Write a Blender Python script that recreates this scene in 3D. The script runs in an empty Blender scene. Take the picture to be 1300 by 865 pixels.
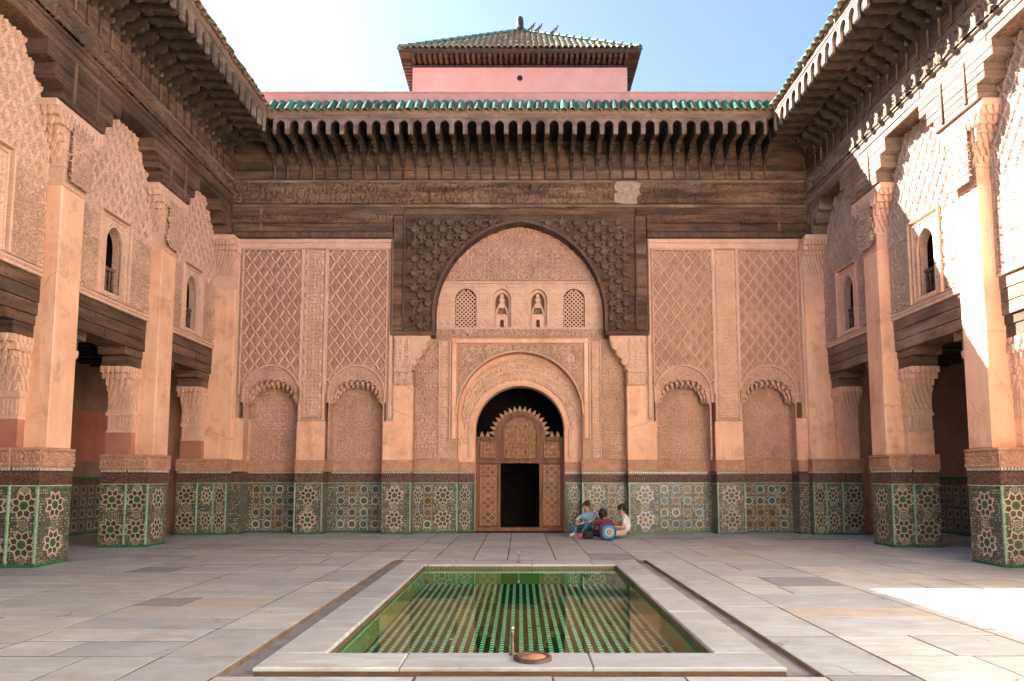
import bpy, bmesh, math, random
import numpy as np
from mathutils import Vector, Matrix, Euler
R = math.radians
random.seed(7)
rng = np.random.default_rng(7)
SC = bpy.context.scene
COL = SC.collection

# ------------------------------------------------------------------ camera, sky, sun, exposure
cd = bpy.data.cameras.new('camera'); cam = bpy.data.objects.new('camera', cd); COL.objects.link(cam)
cam.location = (0, 0, 1.42); cam.rotation_euler = (R(95), 0, 0)
cd.sensor_width = 36; cd.lens = 24.0; cd.shift_x = -0.0077; cd.shift_y = 0.0764
cd.clip_start = 0.05; cd.clip_end = 2000
SC.camera = cam
SUN = Vector((-1.007, 0.694, 1.0)).normalized()
elev = math.asin(SUN.z); azim = math.atan2(SUN.x, SUN.y)
wd = bpy.data.worlds.new('World'); SC.world = wd; wd.use_nodes = True
wn = wd.node_tree; bg = wn.nodes['Background']
sky = wn.nodes.new('ShaderNodeTexSky'); sky.sky_type = 'NISHITA'; sky.sun_disc = False
sky.sun_elevation = elev; sky.sun_rotation = azim
sky.air_density = 0.6; sky.dust_density = 0.8; sky.ozone_density = 1.5
wn.links.new(sky.outputs[0], bg.inputs[0]); bg.inputs[1].default_value = 0.05
sl = bpy.data.lights.new('sun', 'SUN'); sl.energy = 5.0; sl.angle = R(0.53); sl.color = (1, .97, .91)
so = bpy.data.objects.new('sun', sl); COL.objects.link(so)
so.rotation_euler = SUN.to_track_quat('Z', 'Y').to_euler(); so.location = (-20, 20, 30)
vs = SC.view_settings; vs.view_transform = 'Standard'; vs.look = 'None'; vs.gamma = 1; vs.exposure = 3.3
SC.cycles.max_bounces = 10; SC.cycles.diffuse_bounces = 7; SC.cycles.glossy_bounces = 4
SC.cycles.sample_clamp_indirect = 8

# ------------------------------------------------------------------ materials
def nd(nt, t, **k):
    n = nt.nodes.new(t)
    for a, v in k.items(): setattr(n, a, v)
    return n
def ramp(nt, fac, stops, interp='LINEAR'):
    r = nd(nt, 'ShaderNodeValToRGB'); r.color_ramp.interpolation = interp
    e = r.color_ramp.elements
    while len(e) < len(stops): e.new(.5)
    for q, (p, c) in zip(e, stops): q.position = p; q.color = (*c, 1)
    nt.links.new(fac, r.inputs[0]); return r.outputs[0]
def pos(nt, scale=(1, 1, 1)):
    g = nd(nt, 'ShaderNodeNewGeometry'); m = nd(nt, 'ShaderNodeMapping'); m.inputs['Scale'].default_value = scale
    nt.links.new(g.outputs['Position'], m.inputs[0]); return m.outputs[0]
def noise(nt, vec, scale, detail=6, rough=.6):
    n = nd(nt, 'ShaderNodeTexNoise'); n.inputs['Scale'].default_value = scale
    n.inputs['Detail'].default_value = detail; n.inputs['Roughness'].default_value = rough
    nt.links.new(vec, n.inputs['Vector']); return n.outputs['Fac']
def mixc(nt, fac, a, b, mode='MIX'):
    m = nd(nt, 'ShaderNodeMix', data_type='RGBA', blend_type=mode)
    for s, v in ((m.inputs[0], fac), (m.inputs[6], a), (m.inputs[7], b)):
        if isinstance(v, (int, float)): s.default_value = v
        elif isinstance(v, tuple): s.default_value = (*v, 1)
        else: nt.links.new(v, s)
    return m.outputs[2]
def cracks(nt, c, scale, col, width=.012, lo=.52, amt=.8):
    """hairline cracks: warped cell edges, only where a mask lets them show"""
    p = pos(nt); nz = nd(nt, 'ShaderNodeTexNoise'); nz.inputs['Scale'].default_value = 4; nz.inputs['Detail'].default_value = 4; nt.links.new(p, nz.inputs['Vector'])
    sc_ = nd(nt, 'ShaderNodeVectorMath', operation='SCALE'); sc_.inputs['Scale'].default_value = .22; nt.links.new(nz.outputs['Color'], sc_.inputs[0])
    ad = nd(nt, 'ShaderNodeVectorMath', operation='ADD'); nt.links.new(p, ad.inputs[0]); nt.links.new(sc_.outputs[0], ad.inputs[1])
    v = nd(nt, 'ShaderNodeTexVoronoi', feature='DISTANCE_TO_EDGE'); v.inputs['Scale'].default_value = scale; nt.links.new(ad.outputs[0], v.inputs['Vector'])
    line = ramp(nt, v.outputs['Distance'], [(0, (amt,) * 3), (width, (0, 0, 0))])
    msk = ramp(nt, noise(nt, p, .9, 3), [(lo, (0,) * 3), (lo + .05, (1,) * 3)])
    return mixc(nt, mixc(nt, 1.0, line, msk, 'MULTIPLY'), c, col)
def mat(name, c1, c2=None, scale=2.0, rough=.85, bump=.3, bscale=30, stretch=(1, 1, 1), rand=0, spec=.3,
        stain=None, stain_scale=1.2, stain_amt=.5, metal=0, lo=.35, hi=.65, grain=0, streak=None, burn=0, crack=0):
    m = bpy.data.materials.new(name); m.use_nodes = True; nt = m.node_tree
    b = nt.nodes['Principled BSDF']; b.inputs['Roughness'].default_value = rough
    b.inputs['Specular IOR Level'].default_value = spec; b.inputs['Metallic'].default_value = metal
    p = pos(nt, stretch)
    c = ramp(nt, noise(nt, p, scale), [(lo, c1), (hi, c2 or tuple(v * .75 for v in c1))])
    if stain:
        f = ramp(nt, noise(nt, p, stain_scale, 8, .7), [(.52, (0, 0, 0)), (.66, (stain_amt,) * 3)])
        c = mixc(nt, f, c, stain)
    if streak:
        c = mixc(nt, ramp(nt, noise(nt, pos(nt, (3.2, 3.2, .35)), 1.6, 7, .7), [(.50, (0,) * 3), (.68, (.55,) * 3)]), c, streak)
        c = mixc(nt, ramp(nt, noise(nt, pos(nt, (1, 1, .6)), 5.5, 9, .8), [(.60, (0,) * 3), (.70, (.5,) * 3)]), c, stain)
    if burn: c = mixc(nt, ramp(nt, noise(nt, pos(nt, (.55, .55, 1.1)), 1.1, 7, .65), [(.50, (0,) * 3), (.62, (burn,) * 3)]), c, (.042, .028, .021))
    if crack: c = cracks(nt, c, crack, stain or (.1, .06, .04), .012)
    if grain:
        gr = ramp(nt, noise(nt, p, 42, 3, .6), [(.38, (1 - grain,) * 3), (.62, (1, 1, 1))]); c = mixc(nt, 1.0, c, gr, 'MULTIPLY')
    if rand:
        oi = nd(nt, 'ShaderNodeObjectInfo'); mr = nd(nt, 'ShaderNodeMapRange')
        mr.inputs[3].default_value = 1 - rand; mr.inputs[4].default_value = 1 + rand
        nt.links.new(oi.outputs['Random'], mr.inputs[0])
        h = nd(nt, 'ShaderNodeHueSaturation'); nt.links.new(mr.outputs[0], h.inputs['Value']); nt.links.new(c, h.inputs['Color']); c = h.outputs[0]
    nt.links.new(c, b.inputs['Base Color'])
    if bump:
        bn = nd(nt, 'ShaderNodeBump'); bn.inputs['Strength'].default_value = bump; bn.inputs['Distance'].default_value = .02
        nt.links.new(noise(nt, p, bscale, 5), bn.inputs['Height']); nt.links.new(bn.outputs[0], b.inputs['Normal'])
    return m

PLASTER = mat('smooth_plaster', (.81, .45, .28), (.67, .355, .215), 1.1, .8, .18, 12, stain=(.44, .24, .14), stain_scale=1.9, stain_amt=.65, streak=(.82, .60, .46), crack=.75)
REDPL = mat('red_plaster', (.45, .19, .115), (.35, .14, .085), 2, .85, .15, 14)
STUCCO = mat('carved_stucco', (.72, .435, .295), (.58, .34, .22), 1.3, .9, .5, 70, stain=(.36, .225, .15), stain_scale=1.0, stain_amt=.55, grain=.5)
STUCCO2 = mat('pale_stucco', (.76, .475, .33), (.64, .39, .26), 2.5, .9, .4, 60, grain=.2)
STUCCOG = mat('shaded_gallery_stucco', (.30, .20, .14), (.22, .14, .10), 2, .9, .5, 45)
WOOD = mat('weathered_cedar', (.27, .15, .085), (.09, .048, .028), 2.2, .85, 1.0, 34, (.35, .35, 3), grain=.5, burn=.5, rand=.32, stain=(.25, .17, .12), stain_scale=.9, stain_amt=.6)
WOODV = mat('cedar_post', (.16, .095, .06), (.08, .047, .03), 3, .8, .5, 30, (3, 3, .4), rand=.3)
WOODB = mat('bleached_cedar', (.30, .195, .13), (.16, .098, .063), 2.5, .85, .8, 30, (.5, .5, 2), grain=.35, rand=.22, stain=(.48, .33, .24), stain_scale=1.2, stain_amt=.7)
WOODD = mat('door_cedar', (.25, .115, .055), (.13, .056, .027), 3, .6, .4, 40, (2.5, 2.5, .6), rand=.12)
WOODDL = mat('door_carving', (.44, .25, .135), (.28, .145, .072), 9, .65, .6, 50)
CORB = mat('corbel_cedar', (.075, .046, .030), (.036, .022, .015), 4, .85, .5, 30, (2, 2, 2), rand=.3)
SOFFIT = mat('soffit_board', (.05, .03, .02), (.03, .018, .012), 3, .85, .4, 20)
PINK = mat('pink_render', (.53, .33, .285), (.46, .27, .23), .9, .85, .15, 10, stain=(.56, .26, .21), stain_scale=2.0, stain_amt=.4, streak=(.50, .27, .225), crack=.6)
PINKP = mat('parapet_render', (.56, .27, .235), (.48, .215, .185), 2.4, .9, .3, 14, stain=(.58, .32, .25), stain_scale=3, stain_amt=.5)
PALE_BOUNCE = mat('pale_bounce_plaster', (.75, .69, .62), (.68, .61, .53), 1.2, .9, .2, 20)  # invented white for the unseen walls, to bounce neutral light into the court
STUCCOR = mat('pale_right_stucco', (.62, .42, .305), (.50, .33, .235), 1.3, .9, .5, 70, stain=(.42, .30, .235), stain_scale=1.0, stain_amt=.45, grain=.42)
BAND = mat('band_plaster', (.62, .335, .205), (.48, .25, .15), 5, .85, .6, 40, stain=(.36, .19, .11), stain_scale=3, stain_amt=.5, grain=.35)
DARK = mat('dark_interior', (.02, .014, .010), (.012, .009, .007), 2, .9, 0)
MORTAR = mat('joint_earth', (.10, .075, .06), (.06, .045, .035), 6, .95, .4, 40)
CHANNEL = mat('channel_stone', (.27, .25, .235), (.17, .155, .145), 3, .8, .4, 30)
POOLG = mat('pool_wall_tile', (.025, .17, .075), (.10, .12, .02), 3, .8, .1, 20, spec=0)
MARBLEF = mat('far_marble', (.46, .485, .485), (.36, .375, .37), 1.5, .55, .1, 12)

def slab_mat():
    m = bpy.data.materials.new('marble_slab'); m.use_nodes = True; nt = m.node_tree; b = nt.nodes['Principled BSDF']
    oi = nd(nt, 'ShaderNodeObjectInfo')
    base = ramp(nt, oi.outputs['Random'], [(0, (0.447, 0.479, 0.463)), (.12, (0.382, 0.421, 0.428)), (.24, (0.502, 0.519, 0.485)), (.36, (0.355, 0.398, 0.411)), (.48, (0.441, 0.462, 0.440)),
        (.6, (0.410, 0.444, 0.440)), (.70, (0.502, 0.530, 0.508)), (.80, (0.447, 0.415, 0.343)), (.86, (0.382, 0.415, 0.411)), (.93, (0.469, 0.468, 0.417)), (.97, (0.218, 0.242, 0.263))], 'CONSTANT')
    # each slab gets its own vein direction by shifting the lookup with its random number
    p = pos(nt, (.6, 3.2, 1))
    cx = nd(nt, 'ShaderNodeCombineXYZ'); mu = nd(nt, 'ShaderNodeMath', operation='MULTIPLY'); mu.inputs[1].default_value = 91.7
    nt.links.new(oi.outputs['Random'], mu.inputs[0])
    for i in range(3): nt.links.new(mu.outputs[0], cx.inputs[i])
    ad = nd(nt, 'ShaderNodeVectorMath', operation='ADD'); nt.links.new(p, ad.inputs[0]); nt.links.new(cx.outputs[0], ad.inputs[1])
    v = noise(nt, ad.outputs[0], 1.7, 9, .68)
    c = mixc(nt, ramp(nt, v, [(.36, (.0,) * 3), (.50, (.5,) * 3), (.58, (0,) * 3)]), base, (.30, .265, .25))
    c = mixc(nt, ramp(nt, noise(nt, ad.outputs[0], .9, 6, .7), [(.55, (0,) * 3), (.72, (.6,) * 3)]), c, (.50, .375, .26))
    c = mixc(nt, ramp(nt, noise(nt, pos(nt), 1.3, 8, .75), [(.50, (0,) * 3), (.70, (.6,) * 3)]), c, (.24, .205, .18))
    c = cracks(nt, c, .8, (.10, .075, .06), .007, .54, .85)
    nt.links.new(c, b.inputs['Base Color'])
    rr = ramp(nt, noise(nt, pos(nt), 3, 6), [(.3, (.34,) * 3), (.7, (.62,) * 3)]); nt.links.new(rr, b.inputs['Roughness'])
    b.inputs['Specular IOR Level'].default_value = .4
    bn = nd(nt, 'ShaderNodeBump'); bn.inputs['Strength'].default_value = .18; bn.inputs['Distance'].default_value = .01
    nt.links.new(noise(nt, pos(nt), 14, 8), bn.inputs['Height']); nt.links.new(bn.outputs[0], b.inputs['Normal'])
    return m
SLAB = slab_mat()

def glaze(name, c, rough=.25, rand=.15, spec=.4):
    return mat(name, c, tuple(v * .72 for v in c), 14, rough, .08, 50, rand=rand, spec=spec)
GW, GK, GG = glaze('glaze_white', (.52, .46, .36)), glaze('glaze_black', (.085, .066, .047)), glaze('glaze_green', (.035, .15, .075))
GO, GB, GR = glaze('glaze_ochre', (.42, .22, .06)), glaze('glaze_blue', (.17, .28, .33)), glaze('glaze_rust', (.34, .10, .045))
GLG = glaze('glaze_pale_green', (.30, .46, .29)); GGR = glaze('glaze_grey', (.40, .37, .29))

def zellij(name, cell, stops, ang=45):
    m = bpy.data.materials.new(name); m.use_nodes = True; nt = m.node_tree; b = nt.nodes['Principled BSDF']
    g = nd(nt, 'ShaderNodeNewGeometry'); sp = nd(nt, 'ShaderNodeSeparateXYZ'); sn = nd(nt, 'ShaderNodeSeparateXYZ')
    nt.links.new(g.outputs['Position'], sp.inputs[0]); nt.links.new(g.outputs['Normal'], sn.inputs[0])
    def mth(op, a, b_=None):
        n = nd(nt, 'ShaderNodeMath', operation=op)
        for i, v in enumerate((a, b_)):
            if v is None: continue
            if isinstance(v, (int, float)): n.inputs[i].default_value = v
            else: nt.links.new(v, n.inputs[i])
        return n.outputs[0]
    u = mth('ADD', mth('MULTIPLY', sp.outputs[0], mth('ABSOLUTE', sn.outputs[1])), mth('MULTIPLY', sp.outputs[1], mth('ABSOLUTE', sn.outputs[0])))
    cv = nd(nt, 'ShaderNodeCombineXYZ'); nt.links.new(u, cv.inputs[0]); nt.links.new(sp.outputs[2], cv.inputs[1])
    mp = nd(nt, 'ShaderNodeMapping'); mp.inputs['Rotation'].default_value = (0, 0, R(ang)); mp.inputs['Scale'].default_value = (1 / cell,) * 3
    nt.links.new(cv.outputs[0], mp.inputs[0])
    fl = nd(nt, 'ShaderNodeVectorMath', operation='FLOOR'); nt.links.new(mp.outputs[0], fl.inputs[0])
    fr = nd(nt, 'ShaderNodeVectorMath', operation='FRACTION'); nt.links.new(mp.outputs[0], fr.inputs[0])
    wn_ = nd(nt, 'ShaderNodeTexWhiteNoise', noise_dimensions='3D'); nt.links.new(fl.outputs[0], wn_.inputs[0])
    # alternate cells stay dark, the others take a colour: a lattice of little coloured tesserae
    sf = nd(nt, 'ShaderNodeSeparateXYZ'); nt.links.new(fl.outputs[0], sf.inputs[0])
    par = mth('MODULO', mth('ABSOLUTE', mth('ADD', sf.outputs[0], sf.outputs[1])), 2)
    c = ramp(nt, wn_.outputs['Value'], stops, 'CONSTANT')
    c = mixc(nt, par, c, stops[0][1])
    sr = nd(nt, 'ShaderNodeSeparateXYZ'); nt.links.new(fr.outputs[0], sr.inputs[0])
    ed = mth('MAXIMUM', mth('ABSOLUTE', mth('SUBTRACT', sr.outputs[0], .5)), mth('ABSOLUTE', mth('SUBTRACT', sr.outputs[1], .5)))
    c = mixc(nt, mth('GREATER_THAN', ed, .43), c, (.16, .13, .095))
    c = mixc(nt, ramp(nt, noise(nt, pos(nt), 2.3, 6), [(.5, (0,) * 3), (.75, (.35,) * 3)]), c, (.12, .085, .055))
    nt.links.new(c, b.inputs['Base Color']); b.inputs['Roughness'].default_value = .33; b.inputs['Specular IOR Level'].default_value = .45
    bn = nd(nt, 'ShaderNodeBump'); bn.inputs['Strength'].default_value = .35; bn.inputs['Distance'].default_value = .006
    nt.links.new(mth('LESS_THAN', ed, .42), bn.inputs['Height']); nt.links.new(bn.outputs[0], b.inputs['Normal'])
    return m
ZEL = zellij('zellij_ground', .031, [(0, (.038, .031, .025)), (.22, (.05, .155, .09)), (.46, (.44, .39, .29)), (.66, (.24, .10, .045)), (.76, (.14, .23, .26)), (.88, (.33, .23, .09))])
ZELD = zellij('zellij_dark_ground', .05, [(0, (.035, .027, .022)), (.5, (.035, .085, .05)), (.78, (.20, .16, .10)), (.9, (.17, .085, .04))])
SCRIPT = mat('incised_dark_tile', (.05, .03, .022), (.17, .085, .05), 26, .5, .6, 60, (1, 1, 1.2), lo=.44, hi=.56)

def tile_mat():
    m = mat('green_roof_tile', (.035, .135, .072), (.08, .18, .115), 7, .9, .3, 30, rand=.45, spec=.05, stain=(.24, .22, .17), stain_scale=4, stain_amt=.85)
    return m
RTILE = tile_mat()
TTILE = mat('worn_roof_tile', (.075, .21, .13), (.15, .25, .165), 6, .45, .3, 25, spec=.4, stain=(.40, .30, .205), stain_scale=5, stain_amt=.9)
BARE = mat('terracotta_underside', (.36, .22, .145), (.26, .145, .09), 5, .9, .4, 30)

# ------------------------------------------------------------------ mesh helpers
WLOC = {}
class MB:
    """collects faces in (a, d, z): a along the wall, d away from the court; T maps to world"""
    def __init__(s, T=None): s.v = []; s.f = []; s.m = []; s.T = T or (lambda a, d, z: (a, d, z))
    def face(s, pts, mi=0):
        n = len(s.v); s.v += [s.T(*p) for p in pts]; s.f.append(tuple(range(n, n + len(pts)))); s.m.append(mi)
    def box(s, a0, a1, d0, d1, z0, z1, mi=0, bev=0):
        if a0 > a1: a0, a1 = a1, a0
        if d0 > d1: d0, d1 = d1, d0
        n = len(s.v)
        if not bev:
            for z in (z0, z1):
                for (a, d) in ((a0, d0), (a1, d0), (a1, d1), (a0, d1)): s.v.append(s.T(a, d, z))
            fs = [(0, 3, 2, 1), (4, 5, 6, 7), (0, 1, 5, 4), (1, 2, 6, 5), (2, 3, 7, 6), (3, 0, 4, 7)]
        else:
            # front (d0) edges chamfered
            b = bev
            for (a, d, z) in ((a0, d1, z0), (a1, d1, z0), (a1, d1, z1), (a0, d1, z1), (a0, d0 + b, z0), (a1, d0 + b, z0), (a1, d0 + b, z1), (a0, d0 + b, z1),
                              (a0 + b, d0, z0 + b), (a1 - b, d0, z0 + b), (a1 - b, d0, z1 - b), (a0 + b, d0, z1 - b)): s.v.append(s.T(a, d, z))
            fs = [(0, 3, 2, 1)]
            for i in range(4):
                j = (i + 1) % 4; fs += [(i, j, 4 + j, 4 + i), (4 + i, 4 + j, 8 + j, 8 + i)]
            fs.append((8, 9, 10, 11))
        s.f += [tuple(n + i for i in f) for f in fs]; s.m += [mi] * len(fs)
    def prism(s, poly, d0, d1, mi=0):
        """polygon in (a, z) extruded over d"""
        n = len(s.v); k = len(poly)
        for d in (d0, d1): s.v += [s.T(a, d, z) for a, z in poly]
        s.f.append(tuple(range(n, n + k))); s.f.append(tuple(n + k + i for i in reversed(range(k))))
        for i in range(k): s.f.append((n + i, n + k + i, n + k + (i + 1) % k, n + (i + 1) % k))
        s.m += [mi] * (k + 2)
    def prism_a(s, poly, a0, a1, mi=0):
        """polygon in (d, z) extruded over a"""
        n = len(s.v); k = len(poly)
        for a in (a0, a1): s.v += [s.T(a, d, z) for d, z in poly]
        s.f.append(tuple(range(n, n + k))); s.f.append(tuple(n + k + i for i in reversed(range(k))))
        for i in range(k): s.f.append((n + i, n + k + i, n + k + (i + 1) % k, n + (i + 1) % k))
        s.m += [mi] * (k + 2)
    def strip(s, p, q, d0, d1, mi=0):
        """solid band between two polylines p and q in (a, z), from depth d0 to d1"""
        n = len(s.v); k = len(p)
        for line, d in ((p, d0), (q, d0), (p, d1), (q, d1)): s.v += [s.T(a, d, z) for a, z in line]
        P, Q, P2, Q2 = n, n + k, n + 2 * k, n + 3 * k
        for i in range(k - 1):
            s.f += [(P + i, P + i + 1, Q + i + 1, Q + i), (P2 + i, Q2 + i, Q2 + i + 1, P2 + i + 1), (P + i, P2 + i, P2 + i + 1, P + i + 1), (Q + i, Q + i + 1, Q2 + i + 1, Q2 + i)]
            s.m += [mi] * 4
        s.f += [(P, Q, Q2, P2), (P + k - 1, P2 + k - 1, Q2 + k - 1, Q + k - 1)]; s.m += [mi] * 2
    def archplate(s, a0, a1, z1, d0, d1, path, mi=0, z0=None):
        """plate a0..a1 x z0..z1 with an arched opening whose outline path runs from bottom left over the crown to bottom right"""
        iL = min(range(len(path)), key=lambda i: (round(path[i][0], 4), -path[i][1])); iR = max(range(len(path)), key=lambda i: (round(path[i][0], 4), path[i][1]))
        for d in (d0, d1):
            for i in range(iL): (x, z), (x2, z2) = path[i], path[i + 1]; s.face([(a0, d, z), (x, d, z), (x2, d, z2), (a0, d, z2)], mi)
            for i in range(iR, len(path) - 1): (x, z), (x2, z2) = path[i], path[i + 1]; s.face([(x, d, z), (a1, d, z), (a1, d, z2), (x2, d, z2)], mi)
            for i in range(iL, iR): (x, z), (x2, z2) = path[i], path[i + 1]; s.face([(x, d, z), (x2, d, z2), (x2, d, z1), (x, d, z1)], mi)
            (x, z) = path[iL]; s.face([(a0, d, z), (x, d, z), (x, d, z1), (a0, d, z1)], mi)
            (x, z) = path[iR]; s.face([(x, d, z), (a1, d, z), (a1, d, z1), (x, d, z1)], mi)
        for i in range(len(path) - 1): (x, z), (x2, z2) = path[i], path[i + 1]; s.face([(x, d0, z), (x, d1, z), (x2, d1, z2), (x2, d0, z2)], mi)
        zb = path[0][1]; zc = path[-1][1]
        s.face([(a0, d0, zb), (a0, d1, zb), (a0, d1, z1), (a0, d0, z1)], mi); s.face([(a1, d0, zc), (a1, d1, zc), (a1, d1, z1), (a1, d0, z1)], mi)
        s.face([(a0, d0, z1), (a0, d1, z1), (a1, d1, z1), (a1, d0, z1)], mi)
        s.face([(a0, d0, zb), (a0, d1, zb), (path[0][0], d1, zb), (path[0][0], d0, zb)], mi)
        s.face([(a1, d0, zc), (a1, d1, zc), (path[-1][0], d1, zc), (path[-1][0], d0, zc)], mi)
    def lathe(s, prof, c, n=10, mi=0):
        """(radius, z) profile turned round a vertical axis at c = (a, d)"""
        b = len(s.v)
        for r, z in prof:
            for i in range(n): t = 2 * math.pi * i / n; s.v.append(s.T(c[0] + r * math.cos(t), c[1] + r * math.sin(t), z))
        for j in range(len(prof) - 1):
            for i in range(n): s.f.append((b + j * n + i, b + j * n + (i + 1) % n, b + (j + 1) * n + (i + 1) % n, b + (j + 1) * n + i)); s.m.append(mi)
        s.f.append(tuple(b + i for i in range(n))); s.f.append(tuple(b + (len(prof) - 1) * n + i for i in range(n))); s.m += [mi] * 2
    def mesh(s, name, mats, smooth=False):
        me = bpy.data.meshes.new(name); me.from_pydata(s.v, [], s.f)
        for m in (mats if isinstance(mats, (list, tuple)) else [mats]): me.materials.append(m)
        me.polygons.foreach_set('material_index', s.m)
        if smooth: me.polygons.foreach_set('use_smooth', [True] * len(s.f))
        me.update(); return me
    def build(s, name, mats, parent=None, smooth=False): return link(name, s.mesh(name, mats, smooth), parent)

def link(name, me, parent=None, loc=(0, 0, 0), rz=0, scale=None, rot=None):
    o = bpy.data.objects.new(name, me); COL.objects.link(o)
    o.location = loc
    if rz: o.rotation_euler = (0, 0, rz)
    if rot: o.rotation_euler = rot
    if scale: o.scale = scale
    if parent:
        o.parent = parent; o.matrix_parent_inverse = Matrix.Translation(-Vector(WLOC.get(parent.name, (0, 0, 0))))
    WLOC[o.name] = tuple(loc); return o
def thing(name, label, cat, loc=(0, 0, 0), group=None):
    o = bpy.data.objects.new(name, None); COL.objects.link(o); o.location = loc; WLOC[o.name] = tuple(loc)
    o['label'] = label; o['category'] = cat
    if group: o['group'] = group
    return o
def tag(o, label, cat, group=None):
    o['label'] = label; o['category'] = cat
    if group: o['group'] = group
    return o

def vnoise(x, y, seed=0):
    xi = np.floor(x).astype(np.int64); yi = np.floor(y).astype(np.int64); xf = x - xi; yf = y - yi
    def hsh(i, j):
        n = (i * 374761393 + j * 668265263 + seed * 974711) & 0x7fffffff
        n = ((n ^ (n >> 13)) * 1274126177) & 0x7fffffff
        return ((n ^ (n >> 16)) & 0xffff) / 65535.
    u = xf * xf * (3 - 2 * xf); v = yf * yf * (3 - 2 * yf)
    return (hsh(xi, yi) * (1 - u) + hsh(xi + 1, yi) * u) * (1 - v) + (hsh(xi, yi + 1) * (1 - u) + hsh(xi + 1, yi + 1) * u) * v
def sstep(e0, e1, x): t = np.clip((x - e0) / (e1 - e0), 0, 1); return t * t * (3 - 2 * t)
def arabesque(a, b, T=.42, f=13, seed=1):
    """carved foliage: folded noise gives mirrored medallions, its level lines the stems"""
    fa = np.abs(((a / T) % 1) - .5) * T; fb = np.abs(((b / (T * 1.35)) % 1) - .5) * T * 1.35
    n = vnoise(fa * f, fb * f, seed) + .45 * vnoise(fa * f * 2.1 + 5, fb * f * 2.1 + 9, seed + 3)
    return sstep(.32, .58, np.abs(np.sin(n * 7.5)))
def sebka(a, b, w=.33, hh=.47, seed=4):
    """net of lozenges: raised ribs over a lower carved ground"""
    q = b / hh + .035 * np.sin(2 * math.pi * b / hh * 2)
    u = a / w + q; v = a / w - q
    du = np.abs(u - np.round(u)); dv = np.abs(v - np.round(v)); r = np.minimum(du, dv)
    rib = 1 - sstep(.045, .10, r); rim = (1 - sstep(.03, .06, np.abs(r - .24))) * .45
    g = arabesque(a, b, .165, 22, seed) * .42 * sstep(.15, .2, r)
    return np.maximum(np.maximum(rib, rim), g)
def ribs(a, b, w, hh):
    q = b / hh + .035 * np.sin(2 * math.pi * b / hh * 2); u = a / w + q; v = a / w - q
    return np.minimum(np.abs(u - np.round(u)), np.abs(v - np.round(v))) < .075
def kufic(a, b, f=9, seed=8):
    n = vnoise(a * f, b * f * .8, seed) + .5 * vnoise(a * f * 2.3, b * f * 1.2 + 3, seed + 1)
    return sstep(.2, .55, np.abs(np.sin(n * 6.0)))

def relief(name, T, a0, a1, z0, z1, d, depth, fn, m, parent, step=.02, keep=None, second=None):
    """carved sheet: a grid whose height comes out of the wall at depth d towards the court"""
    na = max(2, int(round((a1 - a0) / step)) + 1); nz = max(2, int(round((z1 - z0) / step)) + 1)
    A, Z = np.meshgrid(np.linspace(a0, a1, na), np.linspace(z0, z1, nz)); H = fn(A, Z) * depth * 2.3
    D = d - H + depth * .7 * .0
    co = np.stack(T(A, D, Z), -1).reshape(-1, 3) if True else None
    idx = np.arange(na * nz).reshape(nz, na)
    q = np.stack([idx[:-1, :-1], idx[:-1, 1:], idx[1:, 1:], idx[1:, :-1]], -1).reshape(-1, 4)
    if second is not None:
        ca = (A[:-1, :-1] + A[1:, 1:]).ravel() / 2; cz = (Z[:-1, :-1] + Z[1:, 1:]).ravel() / 2; mi = second[1](ca, cz).astype(np.int32)
    if keep is not None:
        ca = (A[:-1, :-1] + A[1:, 1:]).ravel() / 2; cz = (Z[:-1, :-1] + Z[1:, 1:]).ravel() / 2
        kk = keep(ca, cz); q = q[kk]
        if second is not None: mi = mi[kk]
    me = bpy.data.meshes.new(name); me.vertices.add(len(co)); me.vertices.foreach_set('co', co.ravel().astype(np.float32))
    me.loops.add(q.size); me.loops.foreach_set('vertex_index', q.ravel().astype(np.int32))
    me.polygons.add(len(q)); me.polygons.foreach_set('loop_start', np.arange(0, q.size, 4, dtype=np.int32)); me.polygons.foreach_set('loop_total', np.full(len(q), 4, np.int32))
    me.materials.append(m)
    if second is not None: me.materials.append(second[0]); me.polygons.foreach_set('material_index', mi)
    me.polygons.foreach_set('use_smooth', np.ones(len(q), bool)); me.update(calc_edges=True); me.validate()
    return link(name, me, parent)

def arc(cx, cz, r, t0, t1, n=24): return [(cx + r * math.cos(R(t0 + (t1 - t0) * i / n)), cz + r * math.sin(R(t0 + (t1 - t0) * i / n))) for i in range(n + 1)]
def arch_path(cx, hw, zs, rise, zb, n=14):
    """vertical jambs from zb to the springing zs, then a pointed arc of half width hw and given rise"""
    c = (rise * rise - hw * hw) / (2 * hw); rad = hw + c
    th = math.atan2(rise, c) if c >= 0 else math.atan2(rise, c)
    L = [(cx - hw, zb)]
    for i in range(n + 1):
        t = th * i / n; L.append((cx + c - rad * math.cos(t), zs + rad * math.sin(t)))
    Rr = [(2 * cx - x, z) for x, z in reversed(L[:-1])]
    return L + Rr
def in_arch(A, Z, cx, hw, zs, rise, zb=-9):
    c = (rise * rise - hw * hw) / (2 * hw); rad = hw + c; x = np.abs(A - cx)
    up = (Z >= zs) & ((x + c) ** 2 + (Z - zs) ** 2 < rad * rad); dn = (Z < zs) & (Z > zb) & (x < hw)
    return up | dn
def offset_path(path, w):
    out = []
    for i, (x, z) in enumerate(path):
        x0, z0 = path[max(0, i - 1)]; x1, z1 = path[min(len(path) - 1, i + 1)]
        tx, tz = x1 - x0, z1 - z0; l = math.hypot(tx, tz) or 1
        out.append((x - tz / l * w, z + tx / l * w))
    return out

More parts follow.
